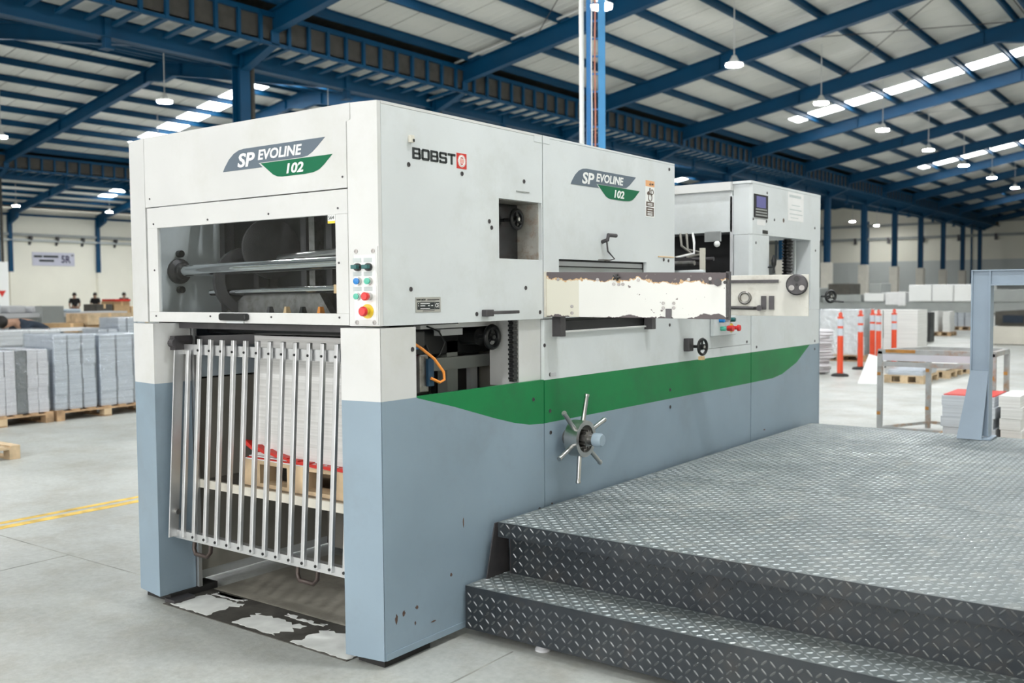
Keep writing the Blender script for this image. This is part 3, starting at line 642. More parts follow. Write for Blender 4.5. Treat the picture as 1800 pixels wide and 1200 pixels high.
for x in (-1.345, -.585):
    MB().tube([(x, .06, .33), (x, .055, .285), (x+.02, .05, .262), (x+.11, .05, .262), (x+.13, .055, .285), (x+.13, .06, .33)], 0.0105, 8).build('gate_handle', mat('brown_oxide_steel', (.055, .04, .035), .4, .3, var=.2) if x < -1 else MATS['brown_oxide_steel'], GT, smooth=50)
MB().box(-1.50, -.2, .22, 1.10, .565, .585).build('lift_table', STD, M)
MB().box(-1.50, -.2, .205, .222, .548, .59).build('lift_table_edge', CRM, M)
for y in (.45, .8): MB().box(-1.50, -.2, y, y+.05, .50, .565).build('lift_beam', DST, M)
MB().box(-.55, -.40, .35, .55, .04, .36).build('lift_motor', GPN, M, bevel=.02)
MB().cyl((-.35, .5, .1), (-.35, .5, .5), .05, n=14).build('lift_cylinder', WL, M, smooth=40)
MB().box(-.95, -.45, .9, 1.12, .04, .55).build('inner_box', GCL, M)
MB().box(-1.55, -.03, 1.12, 1.16, .04, 1.39).build('bay_back_plate', INT, M)
# ---- works in the side opening
SMK = mat('smoky_plate', (.055, .05, .055), .35, var=.15)
for y0, y1 in ((.34, .40), (.76, .84)): MB().box(-.36, -.30, y0, y1, .9, 1.30).build('inner_post', GCL, M)
MB().box(-.34, -.28, .42, 1.14, 1.165, 1.225).build('inner_crossbeam', GCL, M)
MB().box(-.44, -.30, .215, 1.13, 1.235, 1.40).build('inner_beam', BLK, M, bevel=.01)
MB().box(-.43, -.40, .215, .74, .80, 1.235).build('inner_guard_plate', SMK, M)
MB().box(-.42, -.39, .78, 1.13, .80, 1.235).build('inner_guard_plate', SMK, M)
MB().box(-.36, -.33, .98, 1.03, 1.04, 1.19).build('inner_bracket', GPN, M)
MB().box(-.20, -.16, .42, 1.02, 1.372, 1.398).build('scale_bar', PAP, M)
MB().box(-.24, -.20, .60, .76, 1.335, 1.365).build('scale_plate', GPN, M)
hand_wheel(M, (-.12, .885, 1.32), (1, 0, 0), .05, .013, stalk=.18)
MB().cyl((-.36, .885, 1.32), (-.2, .885, 1.32), .04, n=14).build('shaft_boss', BLK, M, smooth=40)
MB().box(-.16, -.08, .25, .36, 1.30, 1.37).build('sensor_block', BLK, M, bevel=.006)
MB().box(-.10, -.06, .30, .36, 1.10, 1.27).build('gear_motor', STD, M, bevel=.008)
MB().box(-.06, -.045, .34, .375, 1.13, 1.25).build('motor_plate', mat('dark_blue_plate', (.01, .05, .10), .5), M)
MB().box(-.12, -.10, .30, .34, 1.29, 1.31).build('blue_tag', BLB, M); MB().box(-.12, -.10, .25, .28, 1.265, 1.29).build('red_tag', RDB, M)
MB().tube([(-.06, .235, 1.335), (-.045, .29, 1.30), (-.03, .36, 1.25), (-.02, .41, 1.19), (-.02, .415, 1.155), (-.025, .39, 1.145), (-.04, .35, 1.165)], .0065, 8).build('orange_cable', ORC, M, smooth=60)
MB().tube([(-.15, .45, 1.385), (-.14, .52, 1.36), (-.14, .56, 1.31), (-.15, .53, 1.25), (-.16, .47, 1.22)], .004, 6).build('black_cable', BLK, M)
MB().tube([(-.15, .44, 1.30), (-.14, .46, 1.25), (-.15, .48, 1.20)], .008, 6).build('clamp_lever', BLK, M)
MB().box(-.2, -.022, .968, 1.15, 1.08, 1.40).build('column_guard', W_, M)
for k in range(26):
    z = 1.105+k*.0115
    MB().box(-.05, -.022, .918 if k % 2 else .925, .958 if k % 2 else .952, z, z+.0105).build('chain_link', BLK, M)
# ---- badge lettering
def badge(parent, conv, u, o, sx=1.):
    """conv(u,z,d) -> world; u reading direction"""
    def poly(pts, d0, d1, m, name):
        mb = MB(); n = len(pts); vs = [conv(a, z, d0) for a, z in pts]+[conv(a, z, d1) for a, z in pts]
        mb.add(vs, [tuple(range(n)), tuple(range(2*n-1, n-1, -1))]+[(i, i+n, (i+1) % n+n, (i+1) % n) for i in range(n)])
        return mb.build(name, m, parent)
    grey = [(-.939, 2.085), (-.925, 2.105), (-.895, 2.137), (-.86, 2.16), (-.825, 2.172), (-.79, 2.176), (-.267, 2.176), (-.31, 2.145), (-.345, 2.122), (-.375, 2.109), (-.41, 2.1055), (-.692, 2.1055), (-.664, 2.085)]
    green = [(-.676, 2.1025), (-.225, 2.1025), (-.275, 2.065), (-.305, 2.047), (-.34, 2.038), (-.39, 2.035), (-.54, 2.035), (-.567, 2.038), (-.595, 2.048)]
    b = poly(grey, 0, .0015, LG, 'logo_badge'); g = poly(green, 0, .0015, LGN, 'logo_badge')
    for txt, u0, u1, z0, z1, par in (('SP', -.833, -.713, 2.0955, 2.157, b), ('EVOLINE', -.693, -.408, 2.117, 2.162, b), ('102', -.507, -.40, 2.045, 2.088, g)):
        put_text(txt, LW, par, conv(u0, z0, .0014), u, (0, 0, 1), u1-u0, z1-z0, .18, .028)
badge(M, lambda a, z, d: Vector((a, FYP-.005-d, z)), (1, 0, 0), None)
badge(M, lambda a, z, d: Vector((d, a+2.334, z)), (0, 1, 0), None)
# company lettering built of squared strokes with rounded corners
LET = {'B': [[(0, 0), (0, 1), (.86, 1), (.97, .9), (.97, .62), (.9, .52), (1, .42), (1, .1), (.9, 0)], [[(.25, .2), (.25, .41), (.74, .41), (.74, .2)], [(.25, .59), (.25, .8), (.72, .8), (.72, .59)]]],
       'O': [[(.12, 0), (0, .12), (0, .88), (.12, 1), (.88, 1), (1, .88), (1, .12), (.88, 0)], [[(.25, .22), (.25, .78), (.75, .78), (.75, .22)]]],
       'S': [[(0, 0), (0, 0)], None], 'T': [[(0, .8), (0, 1), (1, 1), (1, .8), (.63, .8), (.63, 0), (.37, 0), (.37, .8)], None]}
def letter_strokes(ch):
    if ch == 'B': return [(0, 0, .26, 1), (.2, .8, .9, 1), (.2, .41, .93, .59), (.2, 0, .9, .2), (.72, .5, .96, .93), (.74, .07, 1, .5)]
    if ch == 'O': return [(0, .1, .26, .9), (.74, .1, 1, .9), (.1, .78, .9, 1), (.1, 0, .9, .22)]
    if ch == 'S': return [(.08, .8, .97, 1), (0, .5, .26, .92), (.05, .41, .95, .6), (.74, .08, 1, .5), (.03, 0, .92, .2), (.74, .68, .97, .9), (.03, .1, .26, .3)]
    if ch == 'T': return [(0, .78, 1, 1), (.37, 0, .63, .9)]
for i, ch in enumerate('BOBST'):
    mb = MB(); y0 = .204+i*.0562; wl_ = .0525
    for (a, b_, c, d) in letter_strokes(ch):
        x0, x1, z0, z1 = y0+a*wl_, y0+c*wl_, 2.0885+b_*.0475, 2.0885+d*.0475; k = .002
        mb.prism([(x0+k, z0), (x1-k, z0), (x1, z0+k), (x1, z1-k), (x1-k, z1), (x0+k, z1), (x0, z1-k), (x0, z0+k)], 'x', 0, .0012)
    mb.build('lettering', INK, M)
rs = MB().box(0, .0012, .489, .557, 2.077, 2.144).build('logo_square', RED, M)
gear = MB()
for k in range(28):
    q = 2*math.pi*k/28; c = Vector((.0016, .523+.0245*math.cos(q), 2.1105+.0245*math.sin(q)))
    gear.bar(c-Vector((0, math.cos(q), math.sin(q)))*.003, c+Vector((0, math.cos(q), math.sin(q)))*.003, .003, .001, (1, 0, 0))
gear.torus((.0012, .523, 2.1105), (1, 0, 0), .019, .0028, 32, 6)
gear.box(.0012, .002, .506, .540, 2.1195, 2.1215).box(.0012, .002, .506, .540, 2.1, 2.102)
gear.build('gear_emblem', LW, rs); MB().box(.0012, .0017, .5065, .5395, 2.102, 2.1195).build('emblem_band', PINK, rs)
# name plate
npl = MB().box(0, .002, .212, .371, 1.453, 1.516).build('name_plate', STL, M); MB().box(.002, .0026, .221, .362, 1.4635, 1.495).build('plate_field', INK, npl)
put_text('BOBST GROUP', INK, npl, (.002, .219, 1.5025), (0, 1, 0), (0, 0, 1), .055, .0065, 0, .02)
MB().box(.002, .0024, .285, .362, 1.5025, 1.507).build('print_line', DST, npl); MB().box(.002, .0024, .245, .335, 1.4985, 1.5).build('print_line', DST, npl); MB().box(.002, .0024, .255, .33, 1.457, 1.46).build('print_line', DST, npl)
put_text('CE', LW, npl, (.0026, .335, 1.472), (0, 1, 0), (0, 0, 1), .022, .017, 0, .01)
for a, b_, z in ((.226, .232, 1.489), (.24, .30, 1.489), (.226, .232, 1.480), (.24, .27, 1.480), (.288, .30, 1.480), (.308, .32, 1.480), (.24, .30, 1.468)): MB().box(.0026, .003, a, b_, z-.0015, z+.0015).build('print_line', LW, npl)
MB().box(.0026, .003, .3305, .3315, 1.4645, 1.494).build('print_line', STL, npl)
# warning sticker
ws = MB().box(0, .001, 2.178, 2.284, 1.962, 2.172).build('warning_sticker', LW, M)
MB().box(.001, .0014, 2.178, 2.284, 2.138, 2.172).build('sticker_header', TAN, ws)
for z0, z1 in ((2.024, 2.05), (1.968, 2.018)): MB().box(.001, .0014, 2.186, 2.276, z0, z1).build('sticker_text_field', BRN, ws)
for z in (2.04, 2.032, 2.007, 1.993, 1.983, 1.975): MB().box(.0014, .0018, 2.20, 2.26, z-.0022, z+.0022).build('print_line', LW, ws)
MB().prism([(2.22, 2.146), (2.232, 2.164), (2.244, 2.146)], 'x', .0014, .0018).build('warning_triangle', BRN, ws); MB().box(.0014, .0018, 2.248, 2.272, 2.148, 2.158).build('print_line', BRN, ws)
ic = MB().torus((.0012, 2.232, 2.075), (1, 0, 0), .021, .003, 22, 5).torus((.0012, 2.256, 2.108), (1, 0, 0), .014, .0025, 20, 5); ic.prism([(2.195, 2.098), (2.21, 2.112), (2.23, 2.104), (2.245, 2.09), (2.225, 2.096), (2.205, 2.088)], 'x', .001, .0018); ic.prism([(2.222, 2.108), (2.234, 2.108), (2.236, 2.13), (2.224, 2.13)], 'x', .001, .0018)
ic.build('pinch_pictogram', BRN, ws)
# latch, catches, handles
MB().box(0, .016, .18, .203, 2.152, 2.182).build('roof_latch', CRM, M, bevel=.002)
MB().box(.016, .018, .192, .202, 2.155, 2.166).build('latch_key', BLK, M)
for y in (1.105, 1.175): MB().box(0, .002, y-.03, y+.03, 2.262, 2.29).build('hinge_plate', WL, M)
MB().box(0, .003, .925, 1.03, 2.01, 2.014).build('bracket_trace', GCL, M)
hh = MB().box(0, .03, .655, .71, 1.425, 1.456).box(.02, .032, .70, .905, 1.434, 1.449).build('support_latch', DST, M, bevel=.003)
MB().tube([(.0, 1.70, 1.80), (.035, 1.70, 1.81), (.04, 1.70, 1.835), (.04, 1.78, 1.835)], .011, 8).build('lock_handle', DST, M)
MB().tube([(.03, 1.70, 1.80), (.03, 1.71, 1.75), (.03, 1.78, 1.71), (.02, 1.70, 1.695)], .005, 6).build('lock_linkage', DST, M)
MB().box(0, .03, 1.66, 1.74, 1.70, 1.706).build('lock_tongue', STD, M)
MB().box(0, .003, 2.33, 2.53, 1.735, 1.74).build('tape_edge', BUF, M)
MB().box(0, .003, 1.20, 1.25, 1.11, 1.13).build('info_tag', GPN, M)
# ---- swing-out rails: chipped one in front, oily one behind
def rail(p0, p1, z0a, z1a, z0b, z1b, t, m, name='support_rail'):
    p0, p1 = Vector(p0), Vector(p1); d = (p1-p0).normalized(); n = Vector((-d.y, d.x, 0))*t
    return MB().hexa([(p0.x, p0.y, z0a), (p1.x, p1.y, z0b), (p1.x+n.x, p1.y+n.y, z0b), (p0.x+n.x, p0.y+n.y, z0a), (p0.x, p0.y, z1a), (p1.x, p1.y, z1b), (p1.x+n.x, p1.y+n.y, z1b), (p0.x+n.x, p0.y+n.y, z1a)]), d, n
A0, A1 = (.012, 1.156, 0), (.862, 1.412, 0)
mb, ad, an = rail(A0, A1, 1.413, 1.632, 1.400, 1.617, .05, CHIP)
A = mb.build('support_rail', CHIP, M, bevel=.002)
def ap(s, z, out=0.):        # point on the rail's camera-side face, s metres from the machine
    v = Vector(A0)+ad*s-Vector((-ad.y, ad.x, 0))*out; return Vector((v.x, v.y, z))
af = -Vector((-ad.y, ad.x, 0))
mb, _, _ = rail(ap(.872, 0), ap(.888, 0), 1.395, 1.622, 1.395, 1.622, .06, DST); mb.build('rail_end_cap', DST, A)
for s, z in ((.06, 1.595), (.26, 1.592), (.34, 1.569), (.385, 1.568), (.46, 1.587), (.13, 1.462), (.13, 1.43), (.58, 1.476), (.58, 1.454), (.63, 1.476), (.63, 1.454), (.70, 1.587), (.80, 1.40+.19), (.365, 1.567)):
    MB().lathe([(.008, 0), (.008, .003), (.005, .003), (.005, .001)], ap(s, z), af, 12).build('rail_screw', STD, A)
MB().lathe([(.019, 0), (.019, .01)], ap(.835, 1.572), af, 6).build('hexagon_nut', DST, A)
for s in (.80, .868): MB().lathe([(.008, 0), (.008, .001)], ap(s, 1.572), af, 12).build('bolt_hole', BLK, A)
for k in range(5):
    q = 2*math.pi*k/5; c = ap(.355, 1.602, .012); MB().cyl(c, c+ad*math.cos(q)*.018+Vector((0, 0, math.sin(q)*.018)), .006, .004, n=8).build('star_knob', BLK, A)
MB().hexa([ap(s, z, o_) for o_ in (0, .006) for s, z in ((.592, 1.405), (.62, 1.405), (.62, 1.45), (.592, 1.45))]).build('rail_clip', DST, A)
for y, z0 in ((1.222, 1.311), (2.165, 1.315)): MB().box(0, .05, y, y+.045, z0, 1.41).build('rail_foot', DST, M)
MB().box(0.0, .012, 1.15, 1.2, 1.41, 1.634).build('rail_mount', CRM, M)
B0, B1 = (.0, 2.575, 0), (.735, 2.80, 0)
mb, bd, bn = rail(B0, B1, 1.388, 1.622, 1.380, 1.625, .05, CRM)
Bq = mb.build('support_rail', mat('oily_ivory_paint', (.80, .78, .72), .45, var=.05, scale=5, dirt=(.42, .37, .3), dscale=6, damt=.5), M, bevel=.002)
bf = Vector((bd.y, -bd.x, 0))
def bp_(s, z, out=0.): v = Vector(B0)+bd*s+bf*out; return Vector((v.x, v.y, z))
MB().hexa([bp_(s, z, o_) for o_ in (0, .018) for s, z in ((.30, 1.578), (.60, 1.578), (.60, 1.596), (.30, 1.596))]).build('rail_bar', DST, Bq)
dr = MB().lathe([(.062, 0), (.062, .05), (.055, .056)], bp_(.705, 1.565), bf, 22).build('clamp_drum', DST, Bq, smooth=40)
for q, m_ in ((1.6, BLK), (3.7, STD), (5.7, STD)): MB().lathe([(.016, 0), (.016, .006)], bp_(.705+.034*math.cos(q), 1.565+.034*math.sin(q), .056), bf, 12).build('drum_bolt', m_, dr)
MB().lathe([(.008, 0), (.008, .001)], bp_(.705, 1.565, .056), bf, 12).build('drum_bore', BLK, dr)
MB().torus(bp_(.405, 1.49, .01), bf, .032, .008, 22, 8).build('lifting_ring', STD, Bq, smooth=50)
for s in (.50, .545): MB().hexa([bp_(s2, z, o_) for o_ in (0, .02) for s2, z in ((s, 1.42), (s+.03, 1.42), (s+.03, 1.50), (s, 1.50))]).build('rail_block', DST, Bq)
MB().tube([bp_(.30, 1.432, .01), bp_(.46, 1.428, .02), bp_(.50, 1.43, .06)], .010, 8).build('clamp_lever', DST, Bq)
MB().lathe([(.017, 0), (.017, .03)], bp_(.495, 1.43, .05), bf, 12).build('lever_grip', DST, Bq, smooth=40)
# ---- big spoked wheel
HC = Vector((.085, 1.345, .790)); X_ = Vector((1, 0, 0))
hw = MB().lathe([(.07, -.04), (.093, -.04), (.093, .035), (.07, .035), (.068, -.02)], HC, X_, 28).build('spoked_wheel', STL, M, smooth=35)
MB().lathe([(.04, -.085), (.04, .05), (.028, .055), (.028, .085)], HC, X_, 14).build('wheel_gear', STD, hw, smooth=30)
for k in range(12):
    q = 2*math.pi*k/12; MB().box(HC.x-.02, HC.x+.05, -.004+HC.y+.042*math.cos(q), .004+HC.y+.042*math.cos(q), HC.z+.042*math.sin(q)-.004, HC.z+.042*math.sin(q)+.004).build('gear_tooth', STD, hw)
MB().lathe([(.026, .08), (.035, .085), (.035, .12), (.028, .132)], HC, X_, 18).build('wheel_cap', mat('pale_blue_cap', (.33, .42, .50), .45, var=.05), hw, smooth=35)
for k in range(6):
    q = math.radians(79+60*k); d = Vector((.06, math.cos(q), math.sin(q))).normalized()
    MB().lathe([(.012, .09), (.011, .212), (.014, .22), (.012, .228)], HC, d, 12).build('spoke', STL, hw, smooth=40)
MB().box(.02, .1, 1.36, 1.40, .70, .735).build('wheel_clamp', STD, hw, bevel=.005)
# ---- adjuster wheel and button box behind the rail
MB().box(0, .04, 2.66, 2.72, 1.16, 1.24).build('adjuster_block', DST, M, bevel=.004)
hand_wheel(M, (.10, 2.72, 1.188), (1, -.12, 0), .048, .009, stalk=.08)
MB().box(.09, .115, 2.68, 2.72, 1.108, 1.13).build('brass_tag', BUF, M)
bb = MB().box(0, .03, 3.04, 3.38, 1.238, 1.365).build('button_box', WL, M, bevel=.004)
for y, z, m_ in ((3.12, 1.34, BLB), (3.20, 1.34, GPN), (3.14, 1.285, GRB), (3.20, 1.285, STL), (3.29, 1.34, TEAL)):
    MB().lathe([(.015, 0), (.015, .03), (.012, .034)], (.03, y, z), X_, 14).build('push_button', m_, bb, smooth=40)
MB().lathe([(.018, .02), (.02, .06)], (.03, 3.20, 1.285), X_, 14).build('push_button', RDB, bb, smooth=40)
MB().lathe([(.03, 0), (.03, .003)], (.03, 3.30, 1.285), X_, 20).build('stop_plate', YEL, bb); MB().lathe([(.012, 0), (.012, .04), (.022, .045), (.02, .06)], (.033, 3.30, 1.285), X_, 16).build('stop_button', RDB, bb, smooth=40)

# ================================================================== FEEDER UNIT
F_ = thing('feeder_unit', 'light grey feeder cabinet with small screen and paper notice behind the machine', 'machine', (-.86, 4.4, 0))
p = MB(); gc = [(4.872, 1.094), (4.586, .97), (4.293, .902), (4.103, .884), (3.71, .882)]
p.prism([(3.71, .035), (5.095, .035), (5.095, 1.097), (4.874, 1.097)]+gc, 'x', -.02, 0, 0); p.prism(gc[::-1]+[(4.874, 1.097), (3.71, 1.097)], 'x', -.02, 0, 1); p.box(-.02, 0, 3.71, 5.095, 1.097, 1.375, 2)
p.build('lower_side_panel', [G_, GR, WL], F_)
MB().box(-1.70, -.022, 3.72, 5.09, .04, 1.37).build('feeder_core', DARK, F_)
MB().box(-1.72, -.0, 5.09, 5.105, .035, 1.375).build('rear_panel', G_, F_)
# upper cabinet
p = MB().prism([(-.14, 3.712), (-.02, 3.704), (0, 3.72), (0, 5.10), (-.14, 5.10)], 'z', 1.93, 2.284); p.build('cabinet_side', WL, F_)
MB().box(-1.72, -.145, 3.70, 5.10, 1.95, 2.24).build('cabinet_front', WL, F_); MB().box(-1.72, -.14, 3.66, 5.11, 2.24, 2.30).build('cabinet_cap', W_, F_)
MB().box(-.139, .001, 3.69, 5.10, 2.2845, 2.302).build('cabinet_cap', WL, F_)
MB().prism([(-.135, 3.712), (-.02, 3.704), (0, 3.72), (0, 4.022), (-.135, 4.022)], 'z', 1.376, 1.928).build('cabinet_column', WL, F_)
MB().box(-.16, -.14, 3.70, 3.75, 1.376, 2.20).build('column_edge', GPN, F_)
MB().box(-.13, 0, 4.88, 5.09, 1.376, 1.93).build('end_post', WL, F_)
MB().box(-1.72, -1.5, 4.88, 5.10, 1.376, 1.95).build('end_post', WL, F_); MB().box(-1.72, -1.5, 3.70, 4.0, 1.376, 1.95).build('end_post', WL, F_)
ls = MB(); ls.cyl((-.09, 4.62, 1.376), (-.09, 4.62, 1.95), .032, n=10)
for k in range(22): ls.torus((-.09, 4.62, 1.385+k*.025), (0, 0, 1), .036, .008, 10, 5)
ls.build('lead_screw', BLK, F_, smooth=50)
MB().box(-.12, -.10, 4.80, 4.83, 1.376, 1.93).build('guide_strip', WL, F_)
kb = MB().tube([(.0, 4.0, 1.70), (.02, 4.03, 1.70)], .006, 6); kb.lathe([(.012, 0), (.006, .03), (.018, .06), (.02, .09), (.006, .13)], (.03, 4.04, 1.66), n=12); kb.build('clamp_knob', BLK, F_, smooth=45)
sc = MB().box(0, .006, 3.74, 3.985, 2.05, 2.213).build('display_unit', BLK, F_); MB().box(.006, .008, 3.775, 3.94, 2.12, 2.20).build('screen', SCRN, sc)
for z in (2.062, 2.082, 2.102): MB().box(.006, .009, 3.76, 3.96, z, z+.010).build('key_row', GCL, sc)
pn = MB().box(0, .001, 4.386, 4.715, 2.062, 2.276).build('paper_notice', PAP, F_)
for a, b_, z, h_ in ((4.41, 4.66, 2.248, .010), (4.46, 4.64, 2.18, .003), (4.42, 4.67, 2.146, .004), (4.42, 4.69, 2.113, .004), (4.44, 4.6, 2.085, .003)): MB().box(.001, .0014, a, b_, z-h_, z+h_).build('print_line', FADE, pn)
MB().box(0, .001, 3.80, 3.95, 1.998, 2.04).build('small_label', PAP, F_); MB().box(0, .004, 3.90, 3.99, 1.94, 1.965).build('cabinet_vent', BLK, F_)
MB().lathe([(.016, 0), (.016, .001)], (0, 4.30, 2.055), X_, 14).build('knock_out_hole', BRN, F_)
R1 = ROOT[F_.name]
for y, z in ((3.73, 2.035), (3.97, 2.03), (4.12, 2.05), (4.97, 2.03), (3.78, 1.87), (4.99, 1.85), (3.98, 2.235), (4.99, 1.12), (3.80, 1.13), (4.99, 1.055)): inst(SCB, 'screw', F_, Vector((0, y, z))-R1)
hand_wheel(F_, (.14, 4.95, 1.48), (.8, -.6, 0), .045, .01, stalk=.12)
MB().cyl((.15, 4.93, 1.445), (.24, 4.96, 1.437), .007, n=8).build('crank_handle', BLK, F_)
# gap between press and feeder: hoses, rollers, knob
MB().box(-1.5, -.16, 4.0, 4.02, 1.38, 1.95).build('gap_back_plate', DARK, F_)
for (y, z, r, m_) in ((3.35, 1.66, .018, WL), (3.2, 1.72, .016, STD), (3.5, 1.755, .014, DST), (3.6, 1.64, .022, STL), (3.3, 1.60, .03, DST)):
    MB().cyl((-1.5, y, z), (-.19, y, z), r, n=12).build('feed_roller', m_, F_, smooth=40)
MB().box(-.9, -.35, 3.3, 3.6, 1.72, 1.765).build('feed_head', DST, F_)
for (a, b_, c) in ((-.55, -.40, 1.86), (-.50, -.30, 1.83), (-.45, -.38, 1.88)): MB().tube([(a, 3.7, 1.95), (a+.05, 3.62, c), (b_, 3.58, 1.80), (b_-.1, 3.5, 1.77)], .009, 7).build('hose', INT if c < 1.87 else PAP, F_, smooth=60)
MB().sphere((-.19, 3.55, 1.86), .022).build('ball_knob', LW, F_, smooth=60); MB().box(-.30, -.18, 3.58, 3.6, 1.88, 1.95).build('knob_bracket', STL, F_)
MB().box(-.26, -.23, 3.42, 3.45, 1.40, 1.83).build('feed_post', CRM, F_)
MB().box(-1.6, -.16, 2.75, 3.69, 1.386, 1.41).build('feed_table', DST, F_)

# ================================================================== TREAD-PLATE PLATFORM
def lugs(o, u, v, nu, nv, n, pitch=.0335, ln=.0165, wd=.0042, hg=.0026):
    """raised bars of a five-line tread, alternately turned; one joined mesh"""
    o, u, v, n = Vector(o), Vector(u), Vector(v), Vector(n); mb = MB(); vs = []; fs = []
    for i in range(nu):
        for j in range(nv):
            c = o+u*(pitch*(i+.5))+v*(pitch*(j+.5)); s = 1 if (i+j) % 2 else -1
            d = (u*.72+v*s*.70).normalized(); e = n.cross(d); k = len(vs)
            vs += [c-d*ln, c-d*ln*.55+e*wd, c+d*ln*.55+e*wd, c+d*ln, c+d*ln*.55-e*wd, c-d*ln*.55-e*wd, c-d*ln*.6+n*hg, c+d*ln*.6+n*hg]
            fs += [(k, k+1, k+6), (k+1, k+2, k+7, k+6), (k+2, k+3, k+7), (k+3, k+4, k+7), (k+4, k+5, k+6, k+7), (k+5, k, k+6)]
    return mb.add(vs, fs)
P = thing('tread_plate_platform', 'dark steel tread-plate platform with one step beside the machine', 'platform', (1.45, 2.6, 0))
PX0, PX1 = .055, 3.0
for y0, y1 in ((.695, 2.148), (2.153, 4.75)):
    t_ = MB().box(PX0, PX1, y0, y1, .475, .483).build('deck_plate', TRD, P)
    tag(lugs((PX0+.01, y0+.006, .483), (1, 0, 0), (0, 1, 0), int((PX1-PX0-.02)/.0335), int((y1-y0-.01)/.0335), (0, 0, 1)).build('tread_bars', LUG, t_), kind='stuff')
def face(name, x0, x1, y, z0, z1, t=.006):
    q = MB().box(x0, x1, y, y+t, z0, z1).build(name, MATS['riser_steel'], P)
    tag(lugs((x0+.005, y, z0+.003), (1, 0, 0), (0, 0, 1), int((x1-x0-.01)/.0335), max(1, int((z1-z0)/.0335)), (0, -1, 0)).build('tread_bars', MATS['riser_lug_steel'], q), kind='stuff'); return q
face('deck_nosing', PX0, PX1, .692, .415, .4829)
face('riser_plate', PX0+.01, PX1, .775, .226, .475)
st = MB().box(.012, PX1, .508, .80, .220, .228).build('step_plate', TRD, P)
tag(lugs((.02, .51, .228), (1, 0, 0), (0, 1, 0), int((PX1-.03)/.0335), 8, (0, 0, 1)).build('tread_bars', LUG, st), kind='stuff')
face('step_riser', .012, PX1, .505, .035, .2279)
MB().box(.012, .018, .515, .80, .035, .22).build('step_side', DST, P); MB().prism([(.695, .475), (.80, .475), (.80, .228), (.63, .228)], 'x', .03, .036).build('side_plate', DST, P)
MB().box(PX0, PX0+.006, .78, 4.74, .12, .475).build('side_plate', DST, P); MB().box(PX0, PX1, 4.73, 4.745, .12, .475).build('rear_plate', DST, P)
for x in (.395, 1.9):
    f_ = MB().cyl((x, .56, .0), (x, .56, .05), .009, n=10).build('levelling_foot', STL, P); MB().lathe([(.034, 0), (.034, .008), (.022, .02)], (x, .56, 0), n=18).build('foot_disc', GPN, f_, smooth=40); MB().lathe([(.014, 0), (.014, .01)], (x, .56, .026), n=6).build('foot_nut', STL, f_)
for x in (.2, 1.5, 2.8):
    for y in (.9, 2.5, 4.6): MB().box(x-.03, x+.03, y-.03, y+.03, 0, .475).build('platform_leg', DST, P)
for x, z in ((.09, .405), (.675, .405), (1.16, .405), (1.72, .403)): MB().lathe([(.008, 0), (.008, .004)], (x, .775, z), (0, -1, 0), 12).build('rivet', STL, P)

# ---- guard frame standing at the far end of the platform
Q = thing('guard_frame', 'blue-grey steel guard frame with slanted foot on the platform end', 'frame', (1.33, 4.66, .483))
GF = mat('frame_blue_grey', (.27, .34, .42), .42, var=.06)
q = MB().box(1.245, 1.255, 4.60, 4.72, .5, 1.655).box(1.255, 1.37, 4.62, 4.632, .5, 1.655).box(1.36, 1.3695, 4.60, 4.72, .5, 1.655); q.build('post', GF, Q)
q = MB().box(1.244, 2.6, 4.598, 4.722, 1.656, 1.664).box(1.371, 2.6, 4.62, 4.632, 1.566, 1.655).box(1.371, 2.6, 4.60, 4.72, 1.555, 1.565); q.build('top_rail', GF, Q)
MB().hexa([(1.185, 4.50, .487), (1.345, 4.50, .487), (1.345, 4.515, .487), (1.185, 4.515, .487), (1.25, 4.60, .96), (1.365, 4.60, .96), (1.365, 4.615, .96), (1.25, 4.615, .96)]).build('slanted_foot', GF, Q)
MB().box(1.20, 1.40, 4.52, 4.74, .486, .495).build('base_plate', GF, Q)
MB().box(2.48, 2.6, 4.605, 4.715, .487, 1.554).build('post', GF, Q)

# ---- cable ladder rising behind the press
Lc = Vector((-4.78, 9.26, 0)); Rv = Vector((.80, .598, 0)); Kt = thing('cable_ladder', 'bright blue vertical cable ladder with white pipe rising behind the press to the roof', 'cable ladder', Lc)
def vbar(s, wd, z1=8.5): a = Lc+Rv*s; return MB().bar(a, a+Vector((0, 0, z1)), wd, .06, Rv.cross(Vector((0, 0, 1))))
vbar(-.05, .06).build('stringer', BLL, Kt); vbar(.14, .10).build('stringer', mat('light_blue_paint', (.06, .30, .62), .4, var=.05), Kt)
for k in range(32): a = Lc+Vector((0, 0, .4+k*.25)); MB().bar(a-Rv*.03, a+Rv*.10, .03, .024).build('rung', BLL, Kt)
a = Lc-Rv*.147; MB().cyl(a, a+Vector((0, 0, 8.5)), .035, n=12).build('conduit_pipe', LW, Kt, smooth=40)
for s, m_, r in ((.012, LW, .010), (.062, mat('terracotta_cable', (.55, .22, .15), .6), .012)):
    MB().tube([Lc+Rv*(s+.004*math.sin(k*1.3))+Vector((0, -.03, .2+k*.35)) for k in range(24)], r, 6).build('cable', m_, Kt)

